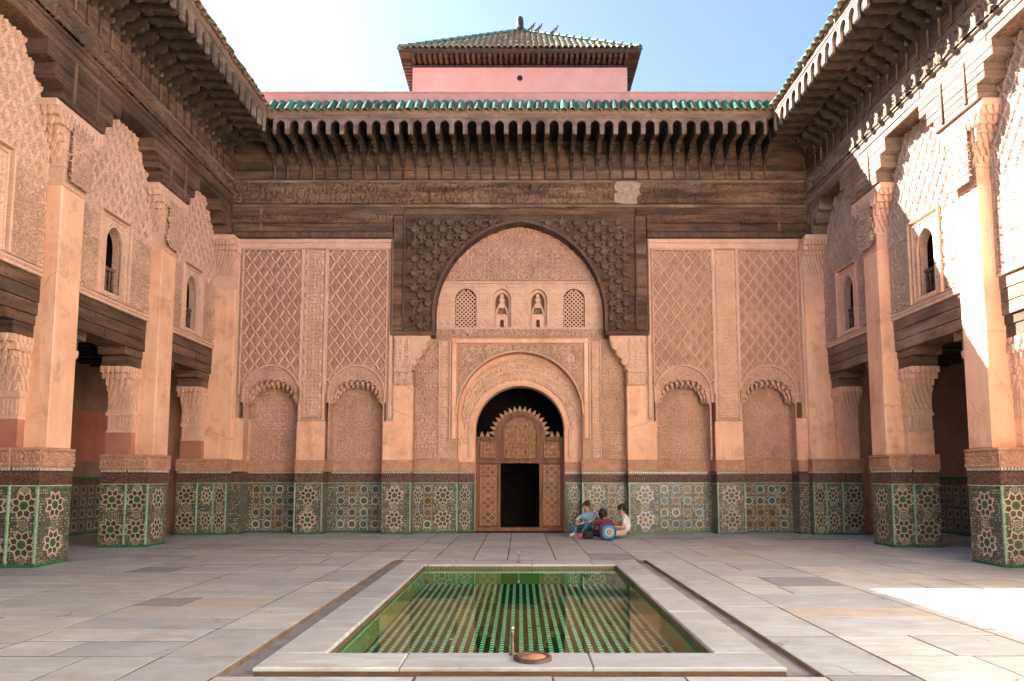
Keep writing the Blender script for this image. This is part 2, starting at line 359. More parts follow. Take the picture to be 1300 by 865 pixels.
# ------------------------------------------------------------------ shared small meshes (facing -Y, local origin at the middle)
def rosette_mesh(name, white, accent, ctr, rad=.24):
    m = MB()
    def poly(rads, rot, d, mi): m.face([(r * math.cos(R(t + rot)), d, r * math.sin(R(t + rot))) for r, t in rads], mi)
    poly([(rad * .80, i * 22.5) for i in range(16)], 0, -.002, 1)
    for k in range(8):
        t = k * 45 + 22.5
        for sg in (-1, 1):
            poly([(rad * 1.06, 0), (rad * .73, sg * 22.5), (rad * .61, sg * 22.5), (rad * .85, 0)], t, -.004, 0)      # eight-pointed star, an outline band
            poly([(rad * .62, sg * 1), (rad * .60, sg * 5), (rad * .36, sg * 8), (rad * .36, sg * 1)], t + sg * 21.5, -.0045, 0)   # spokes
        poly([(rad * .70, -5), (rad * .78, 0), (rad * .70, 5), (rad * .62, 0)], t, -.0042, 2)
        poly([(rad * .80, 22.5 - 6), (rad * .90, 22.5), (rad * .80, 22.5 + 6), (rad * .745, 22.5)], t, -.0042, 2)
    for k in range(16):
        t = k * 22.5; poly([(rad * .30, 0), (rad * .39, 0), (rad * .39, 22.5), (rad * .30, 22.5)], t, -.0055, 0)
    poly([(rad * .295, i * 45) for i in range(8)], 0, -.005, 3)
    poly([(rad * (.10 if i % 2 else .22), i * 22.5) for i in range(16)], 0, -.0065, 1)
    return m.mesh(name, [white, GK, accent, ctr])
ROS = [rosette_mesh('star_rosette', GW, GR, GG), rosette_mesh('star_rosette', GW, GB, GO), rosette_mesh('star_rosette', glaze('glaze_cream', (.49, .41, .28)), GK, GG)]
def ring_mesh(name, c, rad=.118):
    m = MB(); n = 12
    m.face([(rad * 1.02 * math.cos(2 * math.pi * i / n), -.002, rad * 1.02 * math.sin(2 * math.pi * i / n)) for i in range(n)], 1)
    for i in range(n):
        t0, t1 = 2 * math.pi * i / n, 2 * math.pi * (i + 1) / n
        m.face([(rad * .66 * math.cos(t0), -.004, rad * .66 * math.sin(t0)), (rad * .97 * math.cos(t0), -.004, rad * .97 * math.sin(t0)), (rad * .97 * math.cos(t1), -.004, rad * .97 * math.sin(t1)), (rad * .66 * math.cos(t1), -.004, rad * .66 * math.sin(t1))], 0)
    m.face([(rad * (.25 if i % 2 else .5) * math.cos(2 * math.pi * i / n), -.004, rad * (.25 if i % 2 else .5) * math.sin(2 * math.pi * i / n)) for i in range(n)], 2)
    for k in range(4):
        t = R(45 + 90 * k); x, z = .152 * math.cos(t), .152 * math.sin(t)
        m.face([(x + .022 * math.cos(R(q)), -.003, z + .022 * math.sin(R(q))) for q in (0, 90, 180, 270)], 3)
    return m.mesh(name, [c, GK, GG, GGR])
RING = [ring_mesh('ring_motif', c) for c in (GGR, GW, GO, glaze('glaze_bluegrey', (.30, .36, .37)), GGR, glaze('glaze_brick', (.40, .19, .11)))]
WOODS = mat('boss_cedar', (.19, .12, .078), (.11, .067, .043), 4, .85, .6, 40, grain=.3, rand=.12)
def boss_mesh():
    m = MB(); k = 6
    ang = [R(60 * i + 30) for i in range(k)]
    lv = [(.112, 0), (.108, -.055), (.088, -.10), (.066, -.105)]
    for (r0, d0), (r1, d1) in zip(lv, lv[1:]):
        for i in range(k):
            t0, t1 = ang[i], ang[(i + 1) % k]
            m.face([(r0 * math.cos(t0), d0, r0 * math.sin(t0)), (r0 * math.cos(t1), d0, r0 * math.sin(t1)), (r1 * math.cos(t1), d1, r1 * math.sin(t1)), (r1 * math.cos(t0), d1, r1 * math.sin(t0))])
    m.face([(.05 * math.cos(t), -.085, .05 * math.sin(t)) for t in ang])
    for i in range(k):
        t0, t1 = ang[i], ang[(i + 1) % k]; m.face([(.066 * math.cos(t0), -.105, .066 * math.sin(t0)), (.066 * math.cos(t1), -.105, .066 * math.sin(t1)), (.05 * math.cos(t1), -.085, .05 * math.sin(t1)), (.05 * math.cos(t0), -.085, .05 * math.sin(t0))])
    for q in (28, 90, 152, 208, 270, 332):
        t = R(q); c, s_ = math.cos(t), math.sin(t); w = .017; e = .105 if q in (90, 270) else .115
        P4 = [(.09 * c - w * s_, .09 * s_ + w * c), (.205 * c - w * s_, .205 * s_ + w * c), (.205 * c + w * s_, .205 * s_ - w * c), (.09 * c + w * s_, .09 * s_ - w * c)]
        m.face([(x, -.03, z) for x, z in P4])
        for a, b in ((0, 1), (2, 3)): m.face([(P4[a][0], -.03, P4[a][1]), (P4[b][0], -.03, P4[b][1]), (P4[b][0], 0, P4[b][1]), (P4[a][0], 0, P4[a][1])])
    return m.mesh('hexagon_boss', WOODS)
BOSS = boss_mesh()
GROUND = mat('reddish_shade_ground', (.62, .37, .245), (.50, .285, .18), 1.5, .9, .5, 70, grain=.4)  # recess shade put into the colour of the ground below the ribs
RIB = mat('light_tinted_ribs', (.72, .45, .31), (.60, .36, .24), 2.5, .9, .3, 60, grain=.2)  # ribs painted lighter, in place of relief contrast from light
LOZM = mat('shade_tinted_leaf', (.50, .285, .185), (.40, .22, .14), 3, .9, .5, 60, grain=.3)  # leaf infill darkened to stand in for shade between the ribs
def loz_mesh():
    m = MB(); pts = [(0, .13), (.05, .07), (.078, 0), (.045, -.075), (0, -.14), (-.045, -.075), (-.078, 0), (-.05, .07)]
    for i in range(8):
        (x, z), (x2, z2) = pts[i], pts[(i + 1) % 8]
        m.face([(x, 0, z), (x2, 0, z2), (x2 * .62, -.016, z2 * .62), (x * .62, -.016, z * .62)]); m.face([(x * .62, -.016, z * .62), (x2 * .62, -.016, z2 * .62), (0, -.006, 0)])
    return m.mesh('lozenge', LOZM)
LOZ = loz_mesh()
def rtile_mesh(L=.52, r=.104, n=8):
    """half round barrel tile with thickness; runs up the slope from its nose at the origin, +Y is up the roof"""
    m = MB(); sl = .90
    cs = math.cos(sl); sn = math.sin(sl)
    P = lambda t, s, rr: (rr * math.cos(t), s * cs - rr * math.sin(t) * sn, s * sn + rr * math.sin(t) * cs)
    for i in range(n):
        t0, t1 = math.pi * i / n, math.pi * (i + 1) / n
        m.face([P(t0, 0, r), P(t1, 0, r), P(t1, L, r * .85), P(t0, L, r * .85)], 0)
        m.face([P(t0, 0, r - .02), P(t1, 0, r - .02), P(t1, L, r * .85 - .02), P(t0, L, r * .85 - .02)], 1)
        m.face([P(t0, 0, r), P(t1, 0, r), P(t1, 0, r - .02), P(t0, 0, r - .02)], 1)
    return m.mesh('roof_tile', [RTILE, BARE], True)
RT = rtile_mesh()
def corbel_mesh(ov):
    """beam bracket: long upper beam with rounded nose, short lower bracket, from the wall (d=0) towards the court"""
    m = MB(); w = .055
    up = [(0, .12), (-ov * .45, .12), (-ov * .48, .07), (-ov * .55, .05), (-ov * .62, .09), (-ov * .9, .06)] + [(-ov + .10 * (1 - math.sin(R(t))) - .0, .06 + .10 - .10 * math.cos(R(t))) for t in (0, 30, 60, 90)] + [(-ov, .46), (0, .46)]
    m.prism_a(up, -w, w)
    lo = [(0, -.28), (-.09, -.27), (-.13, -.18), (-.22, -.15), (-.25, -.08), (-.40, -.05), (-.44, .0), (-.50, .02), (-.52, .118), (0, .118)]
    m.prism_a(lo, -w * .8, w * .8)
    return m.mesh('corbel', CORB)
def colonnette_mesh(h=.5):
    m = MB()
    pr = [(.030, 0), (.045, .02), (.022, .05), (.028, .10), (.022, .14), (.034, .18), (.024, .22), (.026, .38), (.042, .41), (.026, .44), (.05, h)]
    m.lathe(pr, (0, 0), 7); m.prism([(-.05, h), (.05, h), (.05, h + .1), (-.05, h + .1)], -.06, .08)
    return m.mesh('colonnette', WOODV, True)
def archpanel_mesh(sp):
    m = MB(); hw = .118; path = arch_path(0, hw, .22, .135, 0, 6)
    m.archplate(-sp / 2, sp / 2, .40, -.03, .03, path)
    return m.mesh('arch_panel', WOODB)
COLN = colonnette_mesh()

def mirrored(sgn): return lambda a, d, z: (sgn * d, a, z)
IDT = lambda a, d, z: (a, d, z)

def cornice(root, T, rz, W, a0, a1, wall, ov, zb, sp):
    """projecting eaves: back boards, colonnettes, corbels, arched fascia, roof tiles. W maps (a,d,z) to world for placed pieces"""
    eave = wall - ov
    b0, b1 = (-7.64, 7.64) if rz == 0 else (a0, a1)
    c = MB(T); c.box(b0, b1, wall + .021, wall + .3, zb, zb + 1.22); cor = c.build('cornice', WOOD, root)
    n = int(round((a1 - a0 - 2 * ov * 0) / sp)); sp = (a1 - a0) / n
    s = MB(T); s.box(a0 - ov, a1 + (ov if rz == 0 else 0), eave + .061, wall + .02, zb + 1.085, zb + 1.13); s.build('soffit', SOFFIT, cor)
    # thin back boards behind the colonnettes
    for k in range(3):
        b = MB(T); z0 = zb + .02 + k * .235
        L = (b1 - b0) / 4
        for q in range(4): b.box(b0 + q * L + .004, b0 + (q + 1) * L - .004, wall - .008 - .006 * ((k + q) % 3), wall + .02, z0, z0 + .229, 0, .004)
        b.build('back_board', WOOD, cor)
    cm = corbel_mesh(ov - .03); ap = archpanel_mesh(sp)
    lo = a0 if rz else a0
    for i in range(n + 1):
        a = a0 + i * sp
        inside = (a > -6.9 and a < 6.9) if rz == 0 else a < 17.0
        if inside:
            link('corbel', cm, cor, W(a + random.uniform(-.006, .006), wall, zb + .64 + random.uniform(-.006, .006)), rz + random.uniform(-.012, .012))
            link('colonnette', COLN, cor, W(a, wall - .045, zb + .0), rz, (1, 1, random.uniform(.96, 1.02)))
    ea0, ea1 = (-eavex + .05, eavex - .05) if rz == 0 else (a0, eavey - .02)
    n2 = int((ea1 - ea0) / sp); o = (ea1 - ea0 - n2 * sp) / 2
    for i in range(n2): link('arch_panel', ap, cor, W(ea0 + o + (i + .5) * sp, eave, zb + .68 + random.uniform(-.004, .004)), rz)
    f = MB(T); L = (ea1 - ea0) / 5
    for q in range(5): f.box(ea0 + q * L, ea0 + (q + 1) * L - .006, eave - .045 - .004 * (q % 2), eave + .06, zb + 1.082, zb + 1.19 + .006 * (q % 3), 0, .01)
    f.build('fascia_board', WOODB, cor)
    # tiles
    tp = .217; nt = int((ea1 - ea0 + (.25 if rz == 0 else .15)) / tp); 
    b = MB(T); b.prism_a([(eave - .03, zb + 1.30), (eave + .27, zb + 1.30 + .30 * 1.26), (eave + .60, zb + 1.30 + .30 * 1.26), (eave + .60, zb + 1.17), (eave - .03, zb + 1.17)], ea0 - .1, ea1 + .1); b.build('tile_bed', BARE, cor)
    for i in range(nt):
        a = ea0 - .05 + (i + .5) * tp
        link('roof_tile', RT, cor, W(a + random.uniform(-.006, .006), eave - .10 + random.uniform(-.025, .02), zb + 1.215 + random.uniform(-.012, .010)), rz + random.uniform(-.06, .06))
    return cor

YF, YP, YT, YN, YB, YD = 17.65, 17.7, 18.05, 18.2, 18.35, 18.72
eavex, eavey = 6.38, 16.50
GATE0 = 7.95      # where the detailed galleries begin

# ------------------------------------------------------------------ floor
floor = MB(); floor.box(-11.4, 11.4, -5, 19.2, -.5, -.03)
# cut round the pool: build the bed as a frame instead of one block
floor = MB()
PX, PY0, PY1 = 1.57, 5.68, 11.37            # water edge
CX, CY0, CY1 = 2.0, 5.24, 11.95             # coping outside
HX, HY0, HY1 = 2.2, 5.06, 12.13             # channel outside
KX = HX + .031
floor.box(-11.4, -KX, -5, 19.2, -.3, -.0028); floor.box(KX, 11.4, -5, 19.2, -.3, -.0028)
floor.box(-KX, KX, -5, HY0 - .031, -.3, -.0028); floor.box(-KX, KX, HY1 + .031, 19.2, -.3, -.0028)
fl = floor.build('courtyard_floor', MORTAR); fl['kind'] = 'structure'
def slab_shape(m, x0, x1, y0, y1, z, j=.008):
    e = [random.uniform(-j, j) for _ in range(8)]; b = .002; g = .010
    t = [(x0 + g + e[0] * .6, y0 + g + e[1] * .6), (x1 - g + e[2] * .6, y0 + g + e[3] * .6), (x1 - g + e[4] * .6, y1 - g + e[5] * .6), (x0 + g + e[6] * .6, y1 - g + e[7] * .6)]
    cx, cy = (x0 + x1) / 2, (y0 + y1) / 2; tx, ty = random.uniform(-.0008, .0008), random.uniform(-.0008, .0008)
    zz = lambda x, y: z + tx * (x - cx) + ty * (y - cy)
    ins = [(x + (b if x < cx else -b), y + (b if y < cy else -b)) for x, y in t]
    n = len(m.v)
    m.v += [(x, y, -.06) for x, y in t] + [(x, y, zz(x, y) - .001) for x, y in t] + [(x, y, zz(x, y)) for x, y in ins]
    fs = [(8, 9, 10, 11)]
    for i in range(4): k = (i + 1) % 4; fs += [(i, k, 4 + k, 4 + i), (4 + i, 4 + k, 8 + k, 8 + i)]
    m.f += [tuple(n + i for i in f) for f in fs]; m.m += [0] * len(fs)
cells = []
def column(x0, x1, y0, y1, dmin, dmax, split=.25):
    y = y0
    while y < y1 - .05:
        d = random.uniform(dmin, dmax)
        if y1 - (y + d) < dmin * .7: d = y1 - y
        if random.random() < split and x1 - x0 > 1.0:
            c = x0 + (x1 - x0) * random.uniform(.35, .65); cells.append((x0, c, y, y + d)); cells.append((c, x1, y, y + d))
        else: cells.append((x0, x1, y, y + d))
        y += d
for s in (-1, 1):
    ed = [2.2, 2.86, 4.35, 6.0, 7.66, 9.4, 11.15]
    for k, (u, v) in enumerate(zip(ed, ed[1:])):
        x0, x1 = sorted((s * u, s * v)); top = HY1 if k == 0 else 18.3
        lo_, hi_ = (.7, 1.5) if k == 0 else ((.42, .74) if s < 0 else (.52, .98))
        column(x0, x1, 3.9 + random.uniform(0, .4), top, lo_, hi_, .0 if k == 0 else (.3 if s < 0 else .45))
xs = -2.86
while xs < 2.86 - .3:                        # behind the pool: narrower stones laid the other way
    w = random.uniform(.5, .85); w = 2.86 - xs if 2.86 - xs - w < .4 else w
    column(xs, xs + w, HY1 + .0, 18.05, .6, 1.25, 0); xs += w
xs = -2.2
while xs < 2.2 - .3:
    w = random.uniform(.9, 1.6); w = 2.2 - xs if 2.2 - xs - w < .6 else w
    column(xs, xs + w, 3.9, HY0, .5, .75, 0); xs += w
cells.sort(key=lambda c: c[2]); vis = [c for c in cells if abs((c[0] + c[1]) / 2) < 1.0 + .78 * c[3]]
show = set(sorted(vis, key=lambda c: -(c[1] - c[0]) * (c[3] - c[2]) / ((c[2] + .5) ** 3))[:298])
rest = MB()
for c in cells:
    z = random.uniform(-.0012, .0012)
    if c in show:
        m = MB(); slab_shape(m, *c, z); m.build('slab', SLAB, fl)
    else: slab_shape(rest, *c, z)
ro = rest.build('far_slabs', MARBLEF, fl); ro['kind'] = 'stuff'
m = MB(); m.box(-11.3, 11.3, -5, 3.85, -.0025, -.0005); m.build('paving_sheet', MARBLEF, fl)

# ------------------------------------------------------------------ pool
pool = thing('reflecting_pool', 'long rectangular pool lined with green tiles and framed by pale marble coping', 'pool', (0, 8.5, 0))
m = MB(); m.box(-HX + .002, HX - .002, HY0 + .002, CY0, -.6, -.085); m.box(-HX + .002, HX - .002, CY1, HY1 - .002, -.6, -.06); m.box(-HX + .002, -CX + .008, CY0, CY1, -.6, -.042); m.box(CX - .008, HX - .002, CY0, CY1, -.6, -.042)
m.build('drain_channel', CHANNEL, pool)
m = MB()
for (x0, x1, y0, y1) in ((-HX - .001, HX + .001, HY0 - .03, HY0), (-HX, HX, HY1, HY1 + .03), (-HX - .03, -HX, HY0, HY1), (HX, HX + .03, HY0, HY1)): m.box(x0, x1, y0, y1, -.29, -.004)
m.build('channel_kerb', mat('kerb_stone', (.24, .16, .11), (.14, .09, .06), 4, .85, .4, 30), pool)
m = MB(); W_ = .10
m.box(-CX + .01, CX - .01, CY0 + .01, PY0, -.6, -.017); m.box(-CX + .01, CX - .01, PY1, CY1 - .01, -.6, -.017)
m.box(-CX + .01, -PX, PY0, PY1, -.6, -.017); m.box(PX, CX - .01, PY0, PY1, -.6, -.017)
m.build('coping_base', mat('coping_core', (.16, .095, .055), (.09, .055, .032), 4, .85, .4, 30), pool)
COPE = SLAB
def coping(x0, x1, y0, y1):
    m = MB(); j = .004; z0, z1 = -.016, .014
    m.v = [(x0 + j, y0 + j, z0), (x1 - j, y0 + j, z0), (x1 - j, y1 - j, z0), (x0 + j, y1 - j, z0), (x0 + j, y0 + j, z1 - .01), (x1 - j, y0 + j, z1 - .01), (x1 - j, y1 - j, z1 - .01), (x0 + j, y1 - j, z1 - .01),
           (x0 + .014, y0 + .014, z1), (x1 - .014, y0 + .014, z1), (x1 - .014, y1 - .014, z1), (x0 + .014, y1 - .014, z1)]
    m.f = [(8, 9, 10, 11), (3, 2, 1, 0)]
    for i in range(4): k = (i + 1) % 4; m.f += [(i, k, 4 + k, 4 + i), (4 + i, 4 + k, 8 + k, 8 + i)]
    m.m = [0] * len(m.f); m.build('coping_slab', COPE, pool)
for a, b in zip([-CX, -.9, .55, CX], [-.9, .55, CX]): coping(a, b, CY0, PY0)
for a, b in zip([-CX, -1.1, .2, 1.2], [-1.1, .2, 1.2, CX]): coping(a, b, PY1, CY1)
for s in (-1, 1):
    ys = [PY0, 6.9, 8.2, 9.9, PY1] if s < 0 else [PY0, 7.4, 8.9, 10.1, PY1]
    for a, b in zip(ys, ys[1:]): coping(*sorted((s * PX, s * CX)), a, b)
m = MB(); BZ = -.30
m.box(-PX, PX, PY0, PY1, -.6, BZ - .003); m.build('basin_floor', mat('basin_grout', (.045, .04, .022), (.03, .026, .015), 4, .9, .2, 20, spec=0), pool)
m = MB(); m.box(-PX, -PX + .025, PY0, PY1, BZ, -.062); m.box(PX - .025, PX, PY0, PY1, BZ, -.062); m.box(-PX + .025, PX - .025, PY1 - .025, PY1, BZ, -.062); m.box(-PX + .025, PX - .025, PY0, PY0 + .025, BZ, -.062)
m.build('basin_wall', POOLG, pool)
m = MB(); w = .0503; nx = 62; ny = int((PY1 - PY0) / w)
for i in range(nx):
    for j in range(ny):
        x = -PX + i * w; y = PY0 + j * w; e = .0035
        k = (0 if j % 2 else 1) if i % 2 else (2 if j % 2 else 3)
        if random.random() < .006: k = random.choice((0, 1, 2, 3))
        z = BZ + random.uniform(0, .002); m.face([(x + e, y + e, z), (x + w - e, y + e, z), (x + w - e, y + w - e, z), (x + e, y + w - e, z)], k)
o = m.build('floor_tiles', [glaze('pool_pale', (.40, .64, .37), .8, 0, 0), glaze('pool_green', (.012, .33, .19), .8, 0, 0), glaze('pool_dark', (.010, .012, .006), .8, 0, 0), glaze('pool_mid', (.035, .075, .025), .8, 0, 0)], pool); o['kind'] = 'stuff'
m = MB()
for i in range(62): x = -PX + .03 + i * .05; m.box(x, x + .028, PY1 - .02, PY1 - .0005, -.061, -.019)
o = m.build('dentil_tiles', glaze('rim_tile', (.20, .17, .09)), pool); o['kind'] = 'stuff'
wm = bpy.data.materials.new('pool_water'); wm.use_nodes = True; nt = wm.node_tree; nt.nodes.clear()
out = nd(nt, 'ShaderNodeOutputMaterial'); mx = nd(nt, 'ShaderNodeMixShader'); fr = nd(nt, 'ShaderNodeFresnel'); fr.inputs[0].default_value = 1.40
tr = nd(nt, 'ShaderNodeBsdfTransparent'); tr.inputs[0].default_value = (.84, .97, .88, 1); gl = nd(nt, 'ShaderNodeBsdfGlossy'); gl.inputs['Roughness'].default_value = .012
bn = nd(nt, 'ShaderNodeBump'); bn.inputs['Strength'].default_value = .07; bn.inputs['Distance'].default_value = .01
nt.links.new(noise(nt, pos(nt, (1, .45, 1)), 7, 3), bn.inputs['Height']); nt.links.new(bn.outputs[0], gl.inputs['Normal']); nt.links.new(bn.outputs[0], fr.inputs['Normal'])
gb = nd(nt, 'ShaderNodeNewGeometry'); sb = nd(nt, 'ShaderNodeMath', operation='SUBTRACT'); sb.inputs[0].default_value = 1; nt.links.new(gb.outputs['Backfacing'], sb.inputs[1])
mf = nd(nt, 'ShaderNodeMath', operation='MULTIPLY'); nt.links.new(fr.outputs[0], mf.inputs[0]); nt.links.new(sb.outputs[0], mf.inputs[1]); nt.links.new(mf.outputs[0], mx.inputs[0]); nt.links.new(tr.outputs[0], mx.inputs[1]); nt.links.new(gl.outputs[0], mx.inputs[2]); nt.links.new(mx.outputs[0], out.inputs[0])
m = MB(); m.face([(-PX + .0255, PY0 + .0255, -.058), (PX - .0255, PY0 + .0255, -.058), (PX - .0255, PY1 - .0255, -.058), (-PX + .0255, PY1 - .0255, -.058)])
wo = m.build('water', wm); wo['kind'] = 'structure'

# spouts and drain cover on the coping
def spout(name, x, y, label, h):
    t = thing(name, label, 'water spout', (x, y, .014))
    m = MB(); m.lathe([(.026, .014), (.026, .032), (.014, .038), (.011, .022 + h * .6), (.015, .022 + h * .66), (.010, .022 + h * .72), (.010, .022 + h * .8)], (x, y), 10); m.build('pipe', mat('spout_bronze', (.20, .13, .085), (.11, .075, .05), 20, .45, .2, 40, metal=.5), t, True)
    m = MB(); m.lathe([(.009, .022 + h * .8), (.015, .022 + h * .84), (.016, .022 + h * .95), (.011, .022 + h), (.004, .022 + h)], (x, y), 10); m.build('nozzle', mat('spout_steel', (.50, .54, .58), (.35, .40, .45), 20, .25, .1, 40, metal=.9), t, True)
spout('water_spout', -.06, 5.60, 'slim metal spout standing on the near coping of the pool', .22)
spout('water_spout', -.02, 11.62, 'small dark metal spout on the far coping of the pool', .18)
t = thing('drain_cover', 'round tan drain cover set into the near coping beside the slim spout', 'drain cover', (.10, 5.47, .014))
m = MB(); m.lathe([(.15, .0145), (.15, .038), (.125, .044), (.11, .040), (.11, .0145)], (.10, 5.47), 24); m.build('rim', mat('dark_rim', (.10, .06, .04), (.06, .035, .025), 9, .5, .3, 40), t, True)
m = MB(); m.lathe([(.105, .0146), (.105, .036), (.02, .041), (.002, .041)], (.10, 5.47), 24); m.build('plate', mat('clay_plate', (.46, .25, .12), (.34, .17, .08), 9, .6, .3, 40), t, True)

# ------------------------------------------------------------------ back facade
bf = thing('back_facade', 'tall end wall with carved stucco panels, dark cedar frieze and central arched doorway', 'facade', (0, 18.2, 0))
T = IDT
# core of the wall, kept behind every visible plane
m = MB(); m.box(-11.5, -1.3, 19.2, 19.9, 0, 10.6); m.box(1.3, 11.5, 19.2, 19.9, 0, 10.6); m.box(-1.3, 1.3, 19.2, 19.9, 4.2, 10.6)
for s in (-1, 1):
    x0, x1 = sorted((s * 7.45, s * 8.9)); m.box(x0, x1, 18.25, 18.6, 0, 10.6)
m.box(-7.7, 7.7, YF + .35, 18.5, 8.6, 10.6)
m.build('wall', PLASTER, bf)
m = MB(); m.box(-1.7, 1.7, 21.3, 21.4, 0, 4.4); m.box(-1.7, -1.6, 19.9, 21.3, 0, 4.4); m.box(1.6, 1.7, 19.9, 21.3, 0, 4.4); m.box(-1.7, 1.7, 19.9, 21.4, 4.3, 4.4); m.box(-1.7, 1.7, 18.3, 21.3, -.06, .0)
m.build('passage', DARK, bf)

# cornice of the back wall
Wb = lambda a, d, z: (a, d, z)
cornice(bf, T, 0, Wb, -6.55, 6.55, YF, YF - eavey, 9.38, .345)
# frieze boards
def boards(root, T, a0, a1, d, z0, z1, m_, Lmin=1.6, Lmax=3.4, th=.06):
    a = a0
    while a < a1 - .01:
        L = random.uniform(Lmin, Lmax); L = a1 - a if a1 - (a + L) < Lmin * .6 else L
        b = MB(T); b.box(a + .003, a + L - .003, d - random.uniform(0, .014), d + th, z0 + .003, z1 - .003, 0, .007); b.build('board', m_, root); a += L
def moulding(root, T, a0, a1, d, z, h=.08, pr=.05, m_=None, name='moulding'):
    b = MB(T); b.prism_a([(d + .05, z), (d - pr * .4, z), (d - pr, z + h * .35), (d - pr, z + h * .7), (d - pr * .3, z + h), (d + .05, z + h)], a0, a1); return b.build(name, m_ or WOODV, root)
fz = MB(); fz.box(-7.66, 7.66, YF + .06, YF + .35, 8.44, 9.38)
for s in (-1, 1): x0, x1 = sorted((s * 3.38, s * 7.66)); fz.box(x0, x1, YF + .06, YF + .35, 7.77, 8.44); x0, x1 = sorted((s * 3.06, s * 3.379)); fz.box(x0, x1, YF + .09, YF + .35, 5.28, 8.44)
frz = fz.build('cedar_frieze', WOOD, bf)
relief('carved_band', T, -7.64, 7.64, 8.72, 9.27, YF + .0, .028, lambda a, b: kufic(a, b, 7), WOOD, frz, .022)
moulding(frz, T, -7.65, 7.65, YF, 9.28, .10, .05, WOODB); moulding(frz, T, -7.65, 7.65, YF, 8.62, .09, .045, WOODB)
for s in (-1, 1):
    x0, x1 = sorted((s * 3.10, s * 7.64))
    boards(frz, T, x0, x1, YF, 8.42, 8.62, WOOD); 
    x0, x1 = sorted((s * 3.38, s * 7.64))
    relief('carved_band', T, x0, x1, 8.195, 8.41, YF + .0, .018, lambda a, b: kufic(a, b, 12, 41), WOOD, frz, .02); boards(frz, T, x0, x1, YF, 7.97, 8.185, WOOD)
    moulding(frz, T, x0, x1, YF, 7.80, .16, .06, WOODV)
    b = MB(); b.box(s * 6.86, s * 6.93, YF - .03, YF, 7.97, 8.61, 0, .008); b.build('batten', WOODB, frz)
    x0, x1 = sorted((s * 3.09, s * 3.36))
    zz = 5.30
    while zz < 8.38: h = random.uniform(.3, .5); boards(frz, T, x0, x1, YF + .02, zz, min(zz + h, 8.41), WOOD, 1, 2); zz += h
    for q in (3.07, 3.385): b = MB(); b.box(s * q - .02, s * q + .02, YF - .035, YF + .1, 5.28, 8.41 if q < 3.2 else 7.78, 0, .01); b.build('edge_batten', WOODV, frz)
    b = MB(); b.box(s * 2.24, s * 3.40, YF - .03, YF + .4, 5.16, 5.28, 0, .02); b.build('sill_board', WOOD, frz)
# spandrel with hexagon bosses round the great arch
AH, AZ, AR = 2.235, 5.72, 2.50
big = arch_path(0, AH, AZ, AR, 5.28, 26)
m = MB(); m.archplate(-3.05, 3.05, 8.44, YF + .015, YF + .40, big); spn = m.build('arch_spandrel', WOOD, bf)
m = MB(); m.strip(big, offset_path(big, .07), YF - .05, YF + .015); m.build('arch_moulding', WOODV, spn)
r3 = .152
for j in range(16):
    for i in range(-12, 13):
        x = (i + (.5 if j % 2 else 0)) * .372; z = 5.42 + j * .198
        if abs(x) > 2.96 or z > 8.36: continue
        c_ = (AR * AR - AH * AH) / (2 * AH)
        if z >= AZ and math.hypot(abs(x) + c_, z - AZ) < AH + c_ + .16: continue
        if z < AZ and abs(x) < AH + .16: continue
        link('hexagon_boss', BOSS, spn, (x, YF + .015, z), 0, (1, random.uniform(.85, 1.1), 1))

# stucco panels either side, pilasters, niches
def niche_arch(root, cx, hw):
    """blind arch with hanging muqarnas cells"""
    zs, rise = 3.50, .66
    outer = arch_path(cx, hw, 3.62, .74, 3.4, 12)
    m = MB(); m.strip(outer, offset_path(outer, .035), YP - .03, YP + .06); na = m.build('niche_arch', STUCCO2, root)
    def lobed(bw, rise, n, amp):
        P = arch_path(cx, bw, 3.42, rise, 3.42, 40)[1:-1]; L = [0]
        for a, b in zip(P, P[1:]): L.append(L[-1] + math.hypot(b[0] - a[0], b[1] - a[1]))
        O = offset_path(P, 1.0); out = []
        for k in range(n * 6 + 1):
            t = L[-1] * k / (n * 6); q = 0
            while q < len(L) - 2 and L[q + 1] < t: q += 1
            f = (t - L[q]) / max(1e-6, L[q + 1] - L[q]); w = amp * math.sqrt(abs(math.sin(math.pi * n * t / L[-1])))
            x = P[q][0] + (P[q + 1][0] - P[q][0]) * f; z = P[q][1] + (P[q + 1][1] - P[q][1]) * f
            nx_ = O[q][0] - P[q][0]; nz_ = O[q][1] - P[q][1]; out.append((x + nx_ * w, z + nz_ * w))
        h = len(out) // 2; lo = cx - hw + .035
        for k in range(len(out)):                                   # keep the outline single valued
            if k <= h: lo = max(lo + 4e-4, out[k][0]); out[k] = (min(lo, cx), out[k][1])
        hi = cx + hw - .035
        for k in range(len(out) - 1, h, -1): hi = min(hi - 4e-4, out[k][0]); out[k] = (max(hi, cx + 1e-3), out[k][1])
        return [(cx - hw + .03, 1.91), (cx - hw + .03, 3.34)] + out + [(cx + hw - .03, 3.34), (cx + hw - .03, 1.91)]
    for tier, (bw, rise, n, d) in enumerate(((hw - .11, .50, 11, .03), (hw - .16, .45, 12, .13), (hw - .21, .40, 11, .23))):
        m = MB(); m.archplate(cx - hw - .01, cx + hw + .01, 4.40, YP + d, YP + d + .08, lobed(bw, rise, n, .075)); m.build('muqarnas_tier', STUCCO, na)
    cm = MB(); cm.prism([(-.026, .03), (.026, .03), (.03, -.02), (0, -.075), (-.03, -.02)], -.03, .05); cme = cm.mesh('muqarnas_cell', STUCCO2)
    for tier in range(2):
        pth = arch_path(cx, hw - .13 - tier * .05, 3.42, .48 - tier * .05, 3.42, 6)
        for i, (x, z) in enumerate(pth[2:-2]): link('muqarnas_cell', cme, na, (x, YP + .11 + tier * .10, z + .01))
